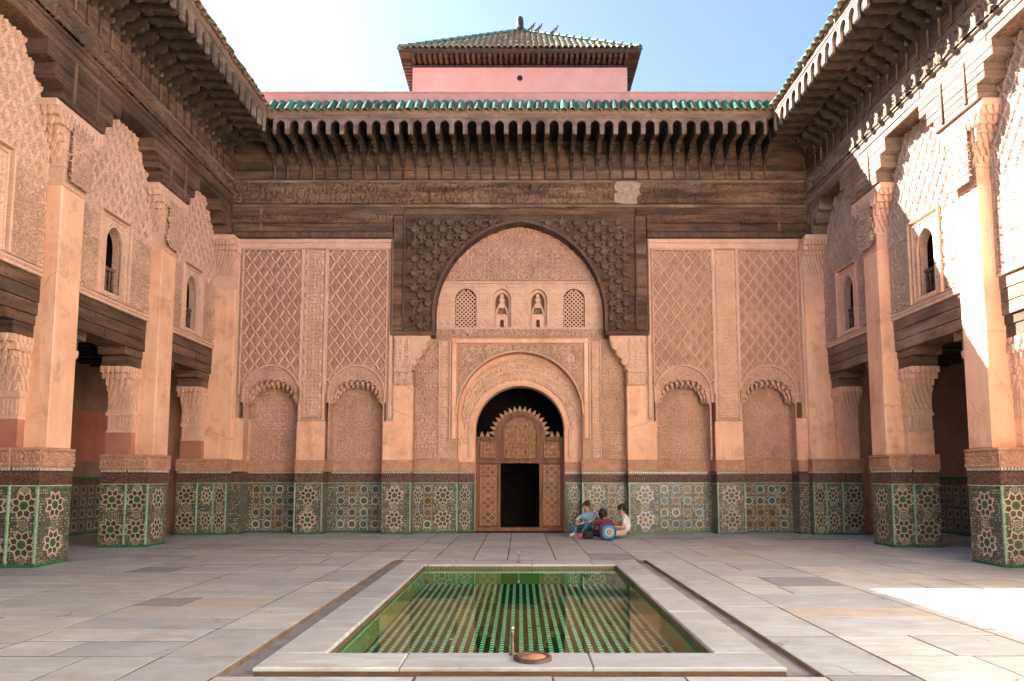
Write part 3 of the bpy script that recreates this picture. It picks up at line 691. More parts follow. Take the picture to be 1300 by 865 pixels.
def zel_strip(m, T, a0, a1, d0, d1):
    """dado courses stacked on one block: mats 0 ground, 1 green, 2 dark incised, 3 white, 4 black"""
    m.box(a0, a1, d0, d1, .045, 1.27, 0); m.box(a0 - .004, a1 + .004, d0 - .006, d1, 0, .045, 1); m.box(a0 - .003, a1 + .003, d0 - .005, d1, 1.27, 1.295, 1); m.box(a0, a1, d0 - .001, d1, 1.295, 1.31, 3)
    m.box(a0, a1, d0 - .002, d1, 1.31, 1.52, 2); m.box(a0 - .003, a1 + .003, d0 - .005, d1, 1.52, 1.545, 4); m.box(a0, a1, d0, d1, 1.545, 1.60, 4)
ZM = [ZEL, GG, SCRIPT, GW, GK]
def dentils(m, a0, a1, d, mi=3, p=.05):
    n = max(1, int((a1 - a0) / p)); p = (a1 - a0) / n
    for i in range(n): m.box(a0 + i * p + .008, a0 + (i + 1) * p - .008, d - .008, d + .01, 1.55, 1.60, mi)
def rosettes(root, xs, d, rz=0, W=Wb, sc=1.0, sx=1.0):
    for x in xs:
        for z in (.675, 1.235, .115): link('small_star', ROS[(int(abs(x) * 9) + int(z * 7)) % 3], root, W(x, d - .001, z), rz, (.36 * sc * sx, 1, .26 * sc if z != .675 else .36 * sc))
        for z in (.365, .985): link('star_rosette', random.choice(ROS), root, W(x, d - .001, z), rz, (sc * sx, 1, sc))
def rings(root, xs, d, rz=0, W=Wb):
    for x in xs:
        for z in (.225, .53, .835, 1.135): link('ring_motif', random.choice(RING), root, W(x, d - .001, z), rz)
for s in (-1, 1):
    pn = MB()
    X = lambda a, b: tuple(sorted((s * a, s * b)))
    # sebka panels with their niches
    for (pa, pb, nc) in ((5.76, 7.36, 6.50), (3.50, 5.10, 4.27)):
        x0, x1 = X(pa, pb); cx = s * nc; hw = .72
        pl = MB(); pl.archplate(x0, x1, 7.5, YP + .05, YP + .14, arch_path(cx, hw, 3.62, .74, 3.4, 14)); po = pl.build('sebka_panel', STUCCO, bf)
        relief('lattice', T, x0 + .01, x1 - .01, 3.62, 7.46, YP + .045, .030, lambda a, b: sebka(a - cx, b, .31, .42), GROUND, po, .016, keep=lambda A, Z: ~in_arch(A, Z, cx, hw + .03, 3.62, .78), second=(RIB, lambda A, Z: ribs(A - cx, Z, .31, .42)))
        w, hh = .31, .42
        for i in range(-6, 7):
            for j in range(0, 40):
                if (i + j) % 2 == 0: continue
                x = cx + i * w / 2; z = j * hh / 2
                if x0 + .1 < x < x1 - .1 and 3.7 < z < 7.33 and not in_arch(np.array(x), np.array(z), cx, hw + .12, 3.62, .9): link('lozenge', LOZ, po, (x, YP + .022, z), 0, (.80, 1.1, .76))
        # rails
        b = MB(); b.box(x0 - .0, x0 + .03, YP - .03, YP + .05, 3.62, 7.5, 0, .01); b.box(x1 - .03, x1, YP - .03, YP + .05, 3.62, 7.5, 0, .01); b.box(x0 + .03, x1 - .03, YP - .03, YP + .05, 7.47, 7.5, 0, .01)
        b.build('panel_frame', STUCCO2, po)
        niche_arch(po, cx, hw)
        b = MB(); b.box(cx - hw - .1, cx + hw + .1, YN, YN + .1, 1.6, 4.5); nb = b.build('niche_back', STUCCO, bf)
        relief('niche_carving', T, cx - hw, cx + hw, 1.92, 4.1, YN - .004, .012, lambda a, b: arabesque(a, b, .3, 15, 5), STUCCO, nb, .022)
        b = MB(); b.box(cx - hw, cx + hw, YN - .05, YN, 1.6, 1.90, 0, .01); b.build('niche_band', BAND, nb)
        b = MB(); zel_strip(b, T, cx - hw - .12, cx + hw + .12, YN - .06, YN + .1); dentils(b, cx - hw, cx + hw, YN - .06); zo = b.build('niche_dado', ZM, bf)
        rings(zo, [cx + q * .305 for q in (-1.5, -.5, .5, 1.5)], YN - .06)
        # side reveals of the niche below the springing
    for (pa, pb) in ((5.08, 5.80),):
        x0, x1 = X(pa, pb)
        b = MB(); b.box(x0, x1, YP, YN + .1, 1.6, 2.9); b.build('plain_pilaster', PLASTER, bf)
        b = MB(); b.box(x0 + .02, x1 - .02, YP + .02, YN, 2.9, 7.5); ps = b.build('carved_pilaster', STUCCO, bf)
        relief('pilaster_carving', T, x0 + .1, x1 - .1, 3.0, 7.45, YP + .015, .022, lambda a, b: arabesque(a - (x0 + x1) / 2 + .11, b, .22, 17, 6), STUCCO2, ps, .018)
        for q in (x0 + .02, x1 - .09): b = MB(); b.box(q, q + .07, YP - .03, YP + .02, 2.92, 7.5, 0, .012); b.build('pilaster_rib', STUCCO2, ps)
        b = MB(); b.box(x0 - .02, x1 + .02, YP - .045, YN + .05, 1.6, 1.90, 0, .012); b.build('carved_base_band', BAND, bf)
        b = MB(); zel_strip(b, T, x0 - .01, x1 + .01, YP - .06, YN); dentils(b, x0, x1, YP - .06); zo = b.build('pilaster_dado', ZM, bf)
        rosettes(zo, [(x0 + x1) / 2], YP - .06)
        for q in (x0 + .01, x1 - .01): b = MB(); b.box(q - .014, q + .014, YP - .075, YP - .05, .07, 1.30, 0, .006); b.build('corner_tile_strip', GLG, zo)
    # plain pilaster next to the portal
    x0, x1 = X(2.80, 3.30); b = MB(); b.box(x0, x1, YP, YN + .1, 1.6, 3.83); b.build('plain_pilaster', PLASTER, bf)
    x0, x1 = X(3.302, 3.56); b = MB(); b.box(x0, x1, YP + .01, YN + .1, 1.6, 2.9); b.build('plain_pilaster', PLASTER, bf)
    x0, x1 = X(3.302, 3.50); b = MB(); b.box(x0, x1, YP + .02, YN, 2.9, 7.5); b.build('stile', STUCCO, bf)
    x0, x1 = X(2.80, 3.56); b = MB(); b.box(x0 - .01, x1 + .01, YP - .045, YN + .05, 1.6, 1.90, 0, .012); b.build('carved_base_band', BAND, bf)
    b = MB(); zel_strip(b, T, x0 - .01, x1 + .01, YP - .06, YN); dentils(b, x0, x1, YP - .06); zo = b.build('pilaster_dado', ZM, bf)
    rosettes(zo, [s * 3.22], YP - .06)
    b = MB(); b.box(s * 2.82 - .014, s * 2.82 + .014, YP - .075, YP - .05, .07, 1.30, 0, .006); b.build('corner_tile_strip', GLG, zo)
    # outer stile and plain foot at the corner
    x0, x1 = X(7.36, 7.52); b = MB(); b.box(x0, x1, YP + .02, YN, 2.98, 7.6); b.build('stile', STUCCO, bf)
    x0, x1 = X(7.20, 7.52); b = MB(); b.box(x0, x1, YP, YN + .1, 1.901, 2.98); b.build('plain_pilaster', PLASTER, bf)
    b = MB(); b.box(x0, x1, YP - .045, YN + .05, 1.6, 1.90, 0, .012); b.build('carved_base_band', BAND, bf)
    b = MB(); zel_strip(b, T, x0, x1, YP - .03, YN); b.build('pilaster_dado', ZM, bf)
    # top rail of the panelled area
    x0, x1 = X(3.36, 7.52); b = MB(); b.box(x0, x1, YP - .03, YP + .3, 7.505, 7.66, 0, .02); b.box(x0, x1, YP - .045, YP + .3, 7.66, 7.77, 0, .02); b.build('top_rail', STUCCO2, bf)
    for q in (3.40, 7.47): b = MB(); b.box(s * q - .045, s * q + .045, YP - .035, YP + .1, 2.98, 7.5, 0, .015); b.build('frame_rib', STUCCO2, bf)
    # console under the wooden spandrel: tiers stepping out towards the arch
    cn = MB()
    prof = [(2.84, 4.20), (2.80, 4.32), (2.70, 4.40), (2.66, 4.55), (2.56, 4.62), (2.50, 4.78), (2.42, 4.84), (2.38, 5.02), (2.36, 5.16), (3.30, 5.16), (3.30, 4.20)]
    cn.prism([(s * a, z) for a, z in prof], YP - .02, YT + .05); co = cn.build('arch_console', STUCCO2, bf)
    cm = MB()
    for k, (a, z) in enumerate(((2.79, 4.30), (2.68, 4.47), (2.54, 4.69), (2.42, 4.90))):
        for d in (0, .11, .22): cm.box(s * a - .03, s * a + .03, YP - .045 + d, YP + .03 + d, z - .05, z + .1, 0, .012)
    cm.build('console_cells', STUCCO, co)
    relief('console_carving', T, *X(2.86, 3.28), 4.3, 5.08, YP - .022, .02, lambda a, b: arabesque(a, b, .3, 15, 9), STUCCO2, co, .02)
    x0, x1 = X(2.80, 3.30); b = MB(); b.box(x0, x1, YP + .01, YN, 3.83, 4.2); b.build('console_block', STUCCO, bf)
    x0, x1 = X(2.82, 3.28); relief('block_carving', T, x0, x1, 3.86, 4.18, YP + .006, .02, lambda a, b: arabesque(a, b, .2, 17, 3), STUCCO2, bf, .02)

# tympanum: carved wall in the great arch with four little windows
WINS = [(-1.455, .29), (-.485, .25), (.485, .25), (1.455, .29)]
WZ0, WZS, WRISE = 5.46, 6.22, .30
def solid_strip(name, a0, a1, z0, z1, d0, d1, m_, parent, bev=.012):
    b = MB(); b.box(a0, a1, d0, d1, z0, z1, 0, bev); return b.build(name, m_, parent)
tm = MB()
ed = [-2.9] + [c + q * .33 for c, h in WINS for q in (-1, 1)] + [2.9]
tm.box(-2.9, 2.9, YT, YT + .2, 5.15, WZ0 - .02); tm.box(-2.9, 2.9, YT, YT + .2, 6.62, 8.5)
for k in range(0, len(ed), 2): tm.box(ed[k], ed[k + 1], YT, YT + .2, WZ0 - .02, 6.62)
for c, h in WINS: tm.archplate(c - .33, c + .33, 6.62, YT, YT + .2, arch_path(c, h, WZS, WRISE, WZ0 - .02, 8))
ty = tm.build('tympanum', STUCCO, bf)
nowin = lambda A, Z: ~np.logical_or.reduce([in_arch(A, Z, c, h + .03, WZS, WRISE + .03, WZ0) for c, h in WINS])
relief('tympanum_carving', T, -2.3, 2.3, 6.74, 8.25, YT - .004, .024, lambda a, b: arabesque(a, b, .46, 13, 2), STUCCO, ty, .02, keep=lambda A, Z: in_arch(A, Z, 0, AH + .03, AZ, AR + .03))
relief('window_field_carving', T, -2.26, 2.26, WZ0 - .02, 6.64, YT - .004, .016, lambda a, b: arabesque(a - .97, b, .18, 20, 7), STUCCO2, ty, .02, keep=nowin)
relief('sill_carving', T, -2.4, 2.4, 5.20, 5.40, YT - .004, .024, lambda a, b: kufic(a, b, 12), STUCCO, ty, .02)
solid_strip('rail', -2.3, 2.3, 6.66, 6.72, YT - .035, YT, STUCCO2, ty)
solid_strip('rail', -2.36, 2.36, 5.40, 5.445, YT - .035, YT, STUCCO2, ty)
for q in (-1.98, -1.94 + 0.0, -.97, -.93, .93, .97, 1.94, 1.98): pass
for c, h in WINS:
    for e in (-.40, .37): solid_strip('window_post', c + e, c + e + .03, 5.45, 6.655, YT - .03, YT, STUCCO2, ty, .008)
for k, (c, h) in enumerate(WINS):
    wp = arch_path(c, h, WZS, WRISE, WZ0, 8)
    b = MB(); b.strip(wp, offset_path(wp, .045), YT - .035, YT + .02); wi = b.build('window', STUCCO2, bf)
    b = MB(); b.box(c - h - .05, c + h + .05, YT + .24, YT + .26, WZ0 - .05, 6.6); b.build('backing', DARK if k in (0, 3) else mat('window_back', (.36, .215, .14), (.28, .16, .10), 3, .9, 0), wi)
    g = MB(); nb = 9
    if k in (0, 3):                         # lattice of crossed bars
        for q in range(-9, 10):
            for sg in (-1, 1):
                pts = []
                for tt in range(0, 41):
                    z = WZ0 + (6.52 - WZ0) * tt / 40; x = c + q * .115 + sg * (z - 5.95)
                    if bool(in_arch(np.array(x), np.array(z), c, h, WZS, WRISE, WZ0 - .01)): pts.append((x, z))
                if len(pts) > 1:
                    (x0, z0), (x1, z1) = pts[0], pts[-1]; l = math.hypot(x1 - x0, z1 - z0); nx_, nz_ = -(z1 - z0) / l * .016, (x1 - x0) / l * .016
                    g.prism([(x0 - nx_, z0 - nz_), (x1 - nx_, z1 - nz_), (x1 + nx_, z1 + nz_), (x0 + nx_, z0 + nz_)], YT + .04 + sg * .008, YT + .07 + sg * .008)
        g.build('lattice', STUCCO2, wi)
    else:                                   # pierced plaster with a pale vase-like figure
        g.archplate(c - h + .0, c + h, 6.53, YT + .08, YT + .11, arch_path(c, h - .07, WZS - .02, WRISE - .07, WZ0, 8))
        g.strip(arch_path(c, .13, 5.86, .22, 5.74, 6), arch_path(c, .17, 5.86, .27, 5.74, 6), YT + .05, YT + .09)
        g.box(c - .012, c + .012, YT + .06, YT + .09, 6.1, 6.4)
        for (r, z) in ((.07, 6.22), (.05, 6.34), (.085, 6.08)): g.prism([(c + r * math.cos(R(t)), z + r * math.sin(R(t))) for t in range(0, 360, 45)], YT + .055, YT + .085)
        g.build('tracery', STUCCO2, wi)
        v = MB(); v.archplate(c - .17, c + .17, WZ0 + .34, YT + .06, YT + .1, arch_path(c, .055, WZ0 + .16, .08, WZ0, 5)); v.box(c - h, c + h, YT + .05, YT + .1, WZ0 + .34, WZ0 + .37); [v.box(c + q - .012, c + q + .012, YT + .065, YT + .1, WZ0, WZ0 + .34) for q in (-.21, .21)]; v.build('pierced_screen', STUCCO2, wi)
# portal wall below
pp = MB(); HC, HR = 3.13, 1.66
hs = [(-HR, 1.6)] + arc(0, HC, HR, 180, 0, 36) + [(HR, 1.6)]
pp.archplate(-2.85, 2.85, 5.16, YT, YT + .3, hs); pw = pp.build('portal_wall', STUCCO, bf)
inh = lambda A, Z: ((Z >= HC) & (A ** 2 + (Z - HC) ** 2 < (HR + .05) ** 2)) | ((Z < HC) & (np.abs(A) < HR + .05))
relief('portal_carving', T, -1.62, 1.62, 3.2, 4.98, YT - .004, .024, lambda a, b: arabesque(a, b, .40, 14, 11), STUCCO, pw, .018, keep=lambda A, Z: ~inh(A, Z))
for s in (-1, 1):
    x0, x1 = sorted((s * 2.18, s * 2.78)); relief('side_carving', T, x0, x1, 1.94, 5.08, YT - .004, .02, lambda a, b: arabesque(a, b, .3, 15, 13), STUCCO, pw, .02)
    x0, x1 = sorted((s * 1.92, s * 2.12)); relief('border_carving', T, x0, x1, 1.94, 5.08, YT - .004, .018, lambda a, b: arabesque(a, b, .2, 18, 14), STUCCO2, pw, .018)
    for q in (1.86, 2.15): solid_strip('rib', s * q - .02, s * q + .02, 2.45 if q < 2 else 1.93, 5.1, YT - .04, YT, STUCCO2, pw, .01)
    solid_strip('frame_side', s * 1.76 - .06, s * 1.76 + .06, 2.45, 5.16, YT - .06, YT + .02, PLASTER, pw, .02)
    bo = MB(); bo.lathe([(.0, 0), (.11, 0)], (0, 0)) if False else None
    bx = MB(); n = 14
    for i in range(n):
        t0, t1 = 2 * math.pi * i / n, 2 * math.pi * (i + 1) / n
        for (r0, d0), (r1, d1) in (((.13, -.004), (.12, -.05)), ((.12, -.05), (.07, -.045)), ((.07, -.045), (.0, -.012))):
            bx.face([(s * 1.34 + r0 * math.cos(t0), YT + d0, 4.62 + r0 * math.sin(t0)), (s * 1.34 + r0 * math.cos(t1), YT + d0, 4.62 + r0 * math.sin(t1)), (s * 1.34 + r1 * math.cos(t1), YT + d1, 4.62 + r1 * math.sin(t1)), (s * 1.34 + r1 * math.cos(t0), YT + d1, 4.62 + r1 * math.sin(t0))])
    bx.build('round_boss', STUCCO2, pw, True)
    x0, x1 = sorted((s * 1.62, s * 2.84)); solid_strip('carved_base_band', x0, x1, 1.6, 1.92, YT - .03, YT + .1, BAND, pw)
    b = MB(); x0, x1 = sorted((s * 1.63, s * 2.86)); zel_strip(b, T, x0, x1, YT - .04, YT + .3); dentils(b, x0, x1, YT - .04); zo = b.build('portal_dado', ZM, bf)
    rosettes(zo, [s * 2.02], YT - .04); rings(zo, [s * 2.42], YT - .04); rosettes(zo, [s * 2.68], YT - .04, sx=.5)
    b = MB(); b.box(s * 1.65 - .02, s * 1.65 + .02, YT - .06, YT - .03, .07, 1.30, 0, .006); b.build('corner_tile_strip', GLG, zo)
solid_strip('frame_top', -1.84, 1.84, 5.02, 5.15, YT - .07, YT + .02, PLASTER, pw, .025)
m = MB(); m.strip(hs[1:-1], offset_path(hs[1:-1], .045), YT - .05, YT + .02); m.build('archivolt', STUCCO2, pw)
m = MB(); 
for (x, z) in arc(0, HC, HR + .025, 178, 2, 74): m.box(x - .017, x + .017, YT - .075, YT - .048, z - .017, z + .017)
o = m.build('arch_beads', STUCCO2, pw); o['kind'] = 'stuff'
# recessed band and inner arch
IC, IR = 2.72, 1.20
ih = [(-IR, 0)] + [(-IR, z) for z in (1.6, 2.2)] + arc(0, IC, IR, 180, 0, 30) + [(IR, z) for z in (2.2, 1.6)] + [(IR, 0)]
bp = MB(); bp.archplate(-1.75, 1.75, 4.95, YB, YB + .45, ih); bd = bp.build('inner_arch', PLASTER, bf)
rr = lambda A, Z: np.hypot(A, Z - IC)
relief('arch_carving', T, -1.6, 1.6, 2.7, 4.85, YB - .003, .022, lambda a, b: arabesque(np.arctan2(b - IC, a) * 1.4, np.hypot(a, b - IC), .36, 14, 15), STUCCO2, bd, .018, keep=lambda A, Z: (rr(A, Z) > IR + .16) & (np.hypot(A, Z - HC) < HR - .12) & (Z > IC))
m = MB(); p1 = arc(0, IC, IR + .01, 180, 0, 30); m.strip(p1, offset_path(p1, .06), YB - .03, YB); m.build('inner_archivolt', STUCCO2, bd)
for s in (-1, 1):
    x0, x1 = sorted((s * 1.30, s * 1.40)); solid_strip('jamb_panel', x0, x1, 1.98, 2.75, YB - .03, YB, STUCCO2, bd, .015)
    x0, x1 = sorted((s * 1.21, s * 1.64)); solid_strip('carved_base_band', x0, x1, 1.6, 1.86, YB - .03, YB + .05, BAND, bd)
    b = MB(); zel_strip(b, T, x0, x1, YB - .02, YB + .4); dentils(b, x0, x1, YB - .02); zo = b.build('jamb_dado', ZM, bf); rosettes(zo, [s * 1.47], YB - .02, sx=.62)
    b = MB(); b.box(s * 1.23 - .025, s * 1.23 + .025, YB - .045, YB - .02, .07, 1.30, 0, .006); b.build('corner_tile_strip', GG, zo)

# carved wooden door screen
dr = MB(); DZ = 2.56
dr.box(-1.199, -.53, YD, YD + .08, 0, 1.86); dr.box(.53, 1.199, YD, YD + .08, 0, 1.86); dr.box(-1.199, 1.199, YD, YD + .08, 1.86, DZ)
ar = arc(0, DZ, .70, 0, 180, 20); dr.prism([(.70, DZ)] + ar[1:-1] + [(-.70, DZ)], YD, YD + .08)
door = dr.build('door', WOODD, bf)
for s in (-1, 1):
    for q in (1.165, .565): solid_strip('stile', s * q - .035, s * q + .035, .02, 1.8 if q < 1 else 2.5, YD - .03, YD, WOODD, door)
    for k in range(4):                      # four carved squares down each leaf
        z0 = .16 + k * .41; x0, x1 = sorted((s * .64, s * 1.09)); pm = MB()
        pm.box(x0, x1, YD - .012, YD, z0, z0 + .39)
        for (a, b_) in (((x0, z0), (x1, z0 + .39)), ((x0, z0 + .39), (x1, z0)), (((x0 + x1) / 2, z0), (x1, z0 + .195)), (((x0 + x1) / 2, z0), (x0, z0 + .195)), (((x0 + x1) / 2, z0 + .39), (x1, z0 + .195)), (((x0 + x1) / 2, z0 + .39), (x0, z0 + .195))):
            l = math.hypot(b_[0] - a[0], b_[1] - a[1]); nx_, nz_ = -(b_[1] - a[1]) / l * .018, (b_[0] - a[0]) / l * .018
            pm.prism([(a[0] - nx_, a[1] - nz_), (b_[0] - nx_, b_[1] - nz_), (b_[0] + nx_, b_[1] + nz_), (a[0] + nx_, a[1] + nz_)], YD - .034, YD - .012, 1)
        for (u0, u1, v0, v1) in ((x0, x1, z0, z0 + .025), (x0, x1, z0 + .365, z0 + .39), (x0, x0 + .025, z0 + .025, z0 + .365), (x1 - .025, x1, z0 + .025, z0 + .365)): pm.box(u0, u1, YD - .04, YD - .012, v0, v1, 1)
        pm.build('door_panel', [WOODD, WOODDL], door)
    x0, x1 = sorted((s * .66, s * 1.08)); relief('corner_panel', T, x0, x1, 1.98, 2.40, YD - .006, .028, lambda a, b: arabesque(a - x0, b - 1.98, .21, 15, 16), WOODDL, door, .016)
solid_strip('lintel', -1.12, 1.12, 1.83, 1.91, YD - .05, YD, WOODD, door); solid_strip('threshold', -1.199, 1.199, 0, .10, YD - .10, YD + .12, WOODD, door)
solid_strip('top_rail', -1.19, -.72, 2.46, 2.56, YD - .04, YD, WOODD, door); solid_strip('top_rail', .72, 1.19, 2.46, 2.56, YD - .04, YD, WOODD, door)
apth = arch_path(0, .46, 2.62, .48, 1.95, 10)
relief('arched_panel', T, -.46, .46, 1.96, 3.08, YD - .006, .03, lambda a, b: arabesque(a, b, .26, 15, 17), WOODDL, door, .015, keep=lambda A, Z: in_arch(A, Z, 0, .45, 2.62, .47))
m = MB(); m.strip(apth, offset_path(apth, .05), YD - .05, YD); m.build('panel_moulding', WOODD, door)
bigd = arc(0, DZ, .70, 180, 0, 24); m = MB(); m.strip(bigd, offset_path(bigd, -.09), YD - .035, YD); m.build('arch_rail', WOODD, door)
th = MB(); th.prism([(-.055, 0), (-.05, .05), (0, .16), (.05, .05), (.055, 0)], -.02, .05); thm = th.mesh('finial', WOODDL)
for i in range(17):
    a = R(8 + i * 164 / 16); link('finial', thm, door, (.70 * math.cos(a), YD + .01, DZ + .70 * math.sin(a)), rot=(0, math.pi / 2 - a, 0))
for x in (-1.04, -.88, .88, 1.04): link('finial', thm, door, (x, YD + .01, DZ))

# ------------------------------------------------------------------ side galleries
def capital(T, root, a0, a1, d0, d1, z0, z1, over, both=True, name='capital', m1=None):
    """tiers of muqarnas stepping out along the wall as they rise"""
    tiers = 7; c = MB(T); h = (z1 - z0) / tiers
    fl = lambda t: over * (.10 * math.sin(t * math.pi) * -1 + t ** 1.7)
    for k in range(tiers):
        f = k / (tiers - 1); o0 = fl(f); o1 = fl(f) if both else 0
        dd = .012 * (k % 2) + (.05 if k >= tiers - 2 else 0)
        c.box(a0 - o0, a1 + o1, d0 - dd, d1 + dd * .5, z0 + k * h, z0 + (k + 1) * h, 0)
        sh = .5 * (k % 2)
        def drop(u, w): return [(u - w, z0 + k * h + h * .45), (u - w * 1.0, z0 + (k + 1) * h - .004), (u + w, z0 + (k + 1) * h - .004), (u + w, z0 + k * h + h * .45), (u + w * .5, z0 + k * h + h * .1), (u, z0 + k * h - h * .22), (u - w * .5, z0 + k * h + h * .1)]
        n = max(3, int((d1 - d0) / .085)); w = (d1 - d0) / n
        for i in range(n):
            dc = d0 + (i + .5 + sh) * w
            if dc + w * .3 > d1: continue
            for (aa, sg) in ((a0 - o0, -1),) + (((a1 + o1, 1),) if both else ()):
                A = sorted((aa - sg * .01, aa + sg * (.035 + .012 * (i % 2)))); c.prism_a(drop(dc, w * .33), A[0], A[1], 0)
        n = max(3, int((a1 - a0 + o0 + o1) / .10)); w = (a1 - a0 + o0 + o1) / n
        for i in range(n):
            ac = a0 - o0 + (i + .5 + sh) * w
            if ac + w * .3 > a1 + o1: continue
            c.prism(drop(ac, w * .33), d0 - dd - .03 - .01 * (i % 2), d0 - dd + .01, 0)
    return c.build(name, m1 or STUCCO2, root)

PIL = [(7.95, 8.55), (11.2, 11.8), (14.45, 15.05), (17.6, 18.2)]
DP, DW, DWD = 7.76, 8.03, 7.65              # pilaster face, stucco wall face, wood face
def gallery(sgn):
    left = sgn < 0
    g = thing('left_gallery' if left else 'right_gallery',
              'left gallery wall in shade, tiled piers under carved stucco and stepped cedar beams' if left else 'right gallery wall with sunlit upper stucco, tiled piers and stepped cedar beams', 'facade', (sgn * 8.0, 13, 0))
    T = mirrored(sgn); rz = math.pi / 2 if left else -math.pi / 2
    W = lambda a, d, z: (sgn * d, a, z)
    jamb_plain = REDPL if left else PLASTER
    STUCCO = globals()['STUCCO'] if left else STUCCOR
    STUCCO2 = globals()['STUCCO2']
    # shell: outer wall, roof, floors over the gallery
    m = MB(T); m.box(-5, 19.2, 11.15, 11.5, 0, 10.6); m.box(-5, 17.0, DWD + .3, 11.5, 10.63, 10.8)
    m.box(18.3, 18.6, 8.6, 11.15, 0, 4.42)
    m.build('wall', PLASTER, g)
    m = MB(T); m.box(-5, 19.2, DWD + .55, 11.14, 4.42, 4.6)
    for q in range(22): m.box(8.2 + q * .46, 8.32 + q * .46, 8.62, 11.1, 4.30, 4.419)
    m.build('gallery_ceiling', SOFFIT, g)
    m = MB(T); m.box(-5, 7.9, 7.9, 8.2, 0, 10.5); m.build('pale_bounce_wall', PALE_BOUNCE, g)  # unseen side wall, its pale colour chosen to bounce light
    m = MB(T); m.box(-5, 7.9, eavex, 7.9, 10.47, 10.62); m.build('plain_eaves', WOODB, g)
    # inner gallery wall
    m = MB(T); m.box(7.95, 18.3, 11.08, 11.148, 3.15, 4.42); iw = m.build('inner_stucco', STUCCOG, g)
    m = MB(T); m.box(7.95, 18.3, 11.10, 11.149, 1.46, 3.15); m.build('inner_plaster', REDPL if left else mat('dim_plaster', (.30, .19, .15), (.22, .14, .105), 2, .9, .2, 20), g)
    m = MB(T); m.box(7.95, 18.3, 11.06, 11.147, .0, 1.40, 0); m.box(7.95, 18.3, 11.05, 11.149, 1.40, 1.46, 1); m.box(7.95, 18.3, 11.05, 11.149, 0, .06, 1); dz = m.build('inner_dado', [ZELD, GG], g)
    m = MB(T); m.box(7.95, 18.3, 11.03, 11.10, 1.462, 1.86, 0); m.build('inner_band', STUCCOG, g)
    for a in np.arange(12.2, 18.1, .305):
        for z in (.225, .53, .835, 1.135): link('ring_motif', RING[(int(a * 7) + int(z * 10)) % 2 * 3], dz, W(a, 11.058, z), rz)
    for i, (p0, p1) in enumerate(PIL):
        corner = i == 3
        dp = DP if not corner else 7.48
        # dado of the pier: pilaster plinth and jamb plinth
        a0, a1 = p0 - .17, p1 + (.05 if not corner else -.0)
        m = MB(T); zel_strip(m, T, a0, a1, dp - .018, 8.18); zel_strip(m, T, p0 - .2, p1 + (.2 if not corner else 0), 8.185, 8.72)
        dentils(m, a0, a1, dp - .018)
        for (u0, u1, aa) in ((dp - .018, 8.18, a0), (8.185, 8.72, p0 - .2)):
            n = int((u1 - u0) / .05); w = (u1 - u0) / n
            for q in range(n): m.box(aa - .008, aa + .01, u0 + q * w + .008, u0 + (q + 1) * w - .008, 1.55, 1.60, 3)
        zo = m.build('pier_dado', ZM, g)
        if not corner: 
            for z in (.365, .985): link('star_rosette', ROS[0], zo, W((a0 + a1) / 2, dp - .019, z), rz, (1.02, 1, 1))
        for x_, y_ in ((sgn * 8.455, p0 - .201), (sgn * ((dp + 8.15) / 2 if not corner else 7.62), a0 - .001)):
            for z in (.675, 1.235, .115): link('small_star', ROS[1], zo, (x_, y_, z), 0, (.36, 1, .36 if z == .675 else .26))
        if not corner: link('small_star', ROS[1], zo, W((a0 + a1) / 2, dp - .019, .675), rz, (.36, 1, .36))
        for z in (.365, .985):
            link('star_rosette', ROS[2], zo, (sgn * (dp + 8.15) / 2 if not corner else sgn * 7.62, a0 - .001, z), 0, (.98 if not corner else .62, 1, 1))
            if corner: link('star_rosette', ROS[1], zo, (sgn * 7.95, a0 - .001, z), 0, (.62, 1, 1))
            link('star_rosette', ROS[2], zo, (sgn * 8.455, p0 - .201, z), 0, (1.05, 1, 1.0))
        for (d_, aa) in ((dp - .018, a0), (8.18, p0 - .2)) + (((7.78, a0),) if corner else ()):
            b = MB(T); [b.box(aa - .022, aa + .012, d_ - .014, d_ + .016, .07 + q * .155, .07 + (q + 1) * .155 - .006, 0) for q in range(8)]; b.build('corner_tile_strip', GLG, zo)
        # carved band
        m = MB(T); m.box(a0 - .012, a1 + .012, dp - .032, 8.2, 1.602, 1.87, 0, .006); m.box(a0 - .028, a1 + .028, dp - .048, 8.2, 1.872, 1.92, 0, .012)
        m.box(p0 - .212, p1 + (.21 if not corner else 0), 8.205, 8.735, 1.602, 1.87, 0, .006); m.box(p0 - .226, p1 + (.224 if not corner else 0), 8.205, 8.75, 1.872, 1.92)
        cb = m.build('carved_base_band', BAND, g)
        relief('band_carving', T, a0, a1, 1.62, 1.86, dp - .033, .010, lambda a, b: arabesque(a, b, .2, 16, 21), BAND, cb, .015)
        Tc = lambda a, d, z: (sgn * a, d, z)
        relief('band_carving', Tc, dp - .012, 8.17, 1.62, 1.86, a0 - .013, .010, lambda a, b: arabesque(a, b, .2, 16, 22), BAND, cb, .015); relief('band_carving', Tc, 8.22, 8.74, 1.62, 1.86, p0 - .213, .010, lambda a, b: arabesque(a, b, .2, 16, 22), BAND, cb, .015)
        # pilaster shaft
        m = MB(T); m.box(p0, p1, dp, 8.15, 1.92, 6.38, 0, .015); m.build('pilaster', PLASTER, g)
        # jamb: plain block, fluted impost, muqarnas capital
        j0, j1 = p0 - .16, p1 + (.25 if not corner else 0)
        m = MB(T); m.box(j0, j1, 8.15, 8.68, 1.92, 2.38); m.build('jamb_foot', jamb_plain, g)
        m = MB(T); m.box(j0 - .01, j1 + .01, 8.14, 8.69, 2.38, 2.42); m.box(j0 + .01, j1 - .01, 8.155, 8.67, 2.42, 2.74); m.box(j0 - .02, j1 + .02, 8.13, 8.70, 2.74, 2.80); m.box(j0, j1, 8.15, 8.68, 2.80, 2.88)
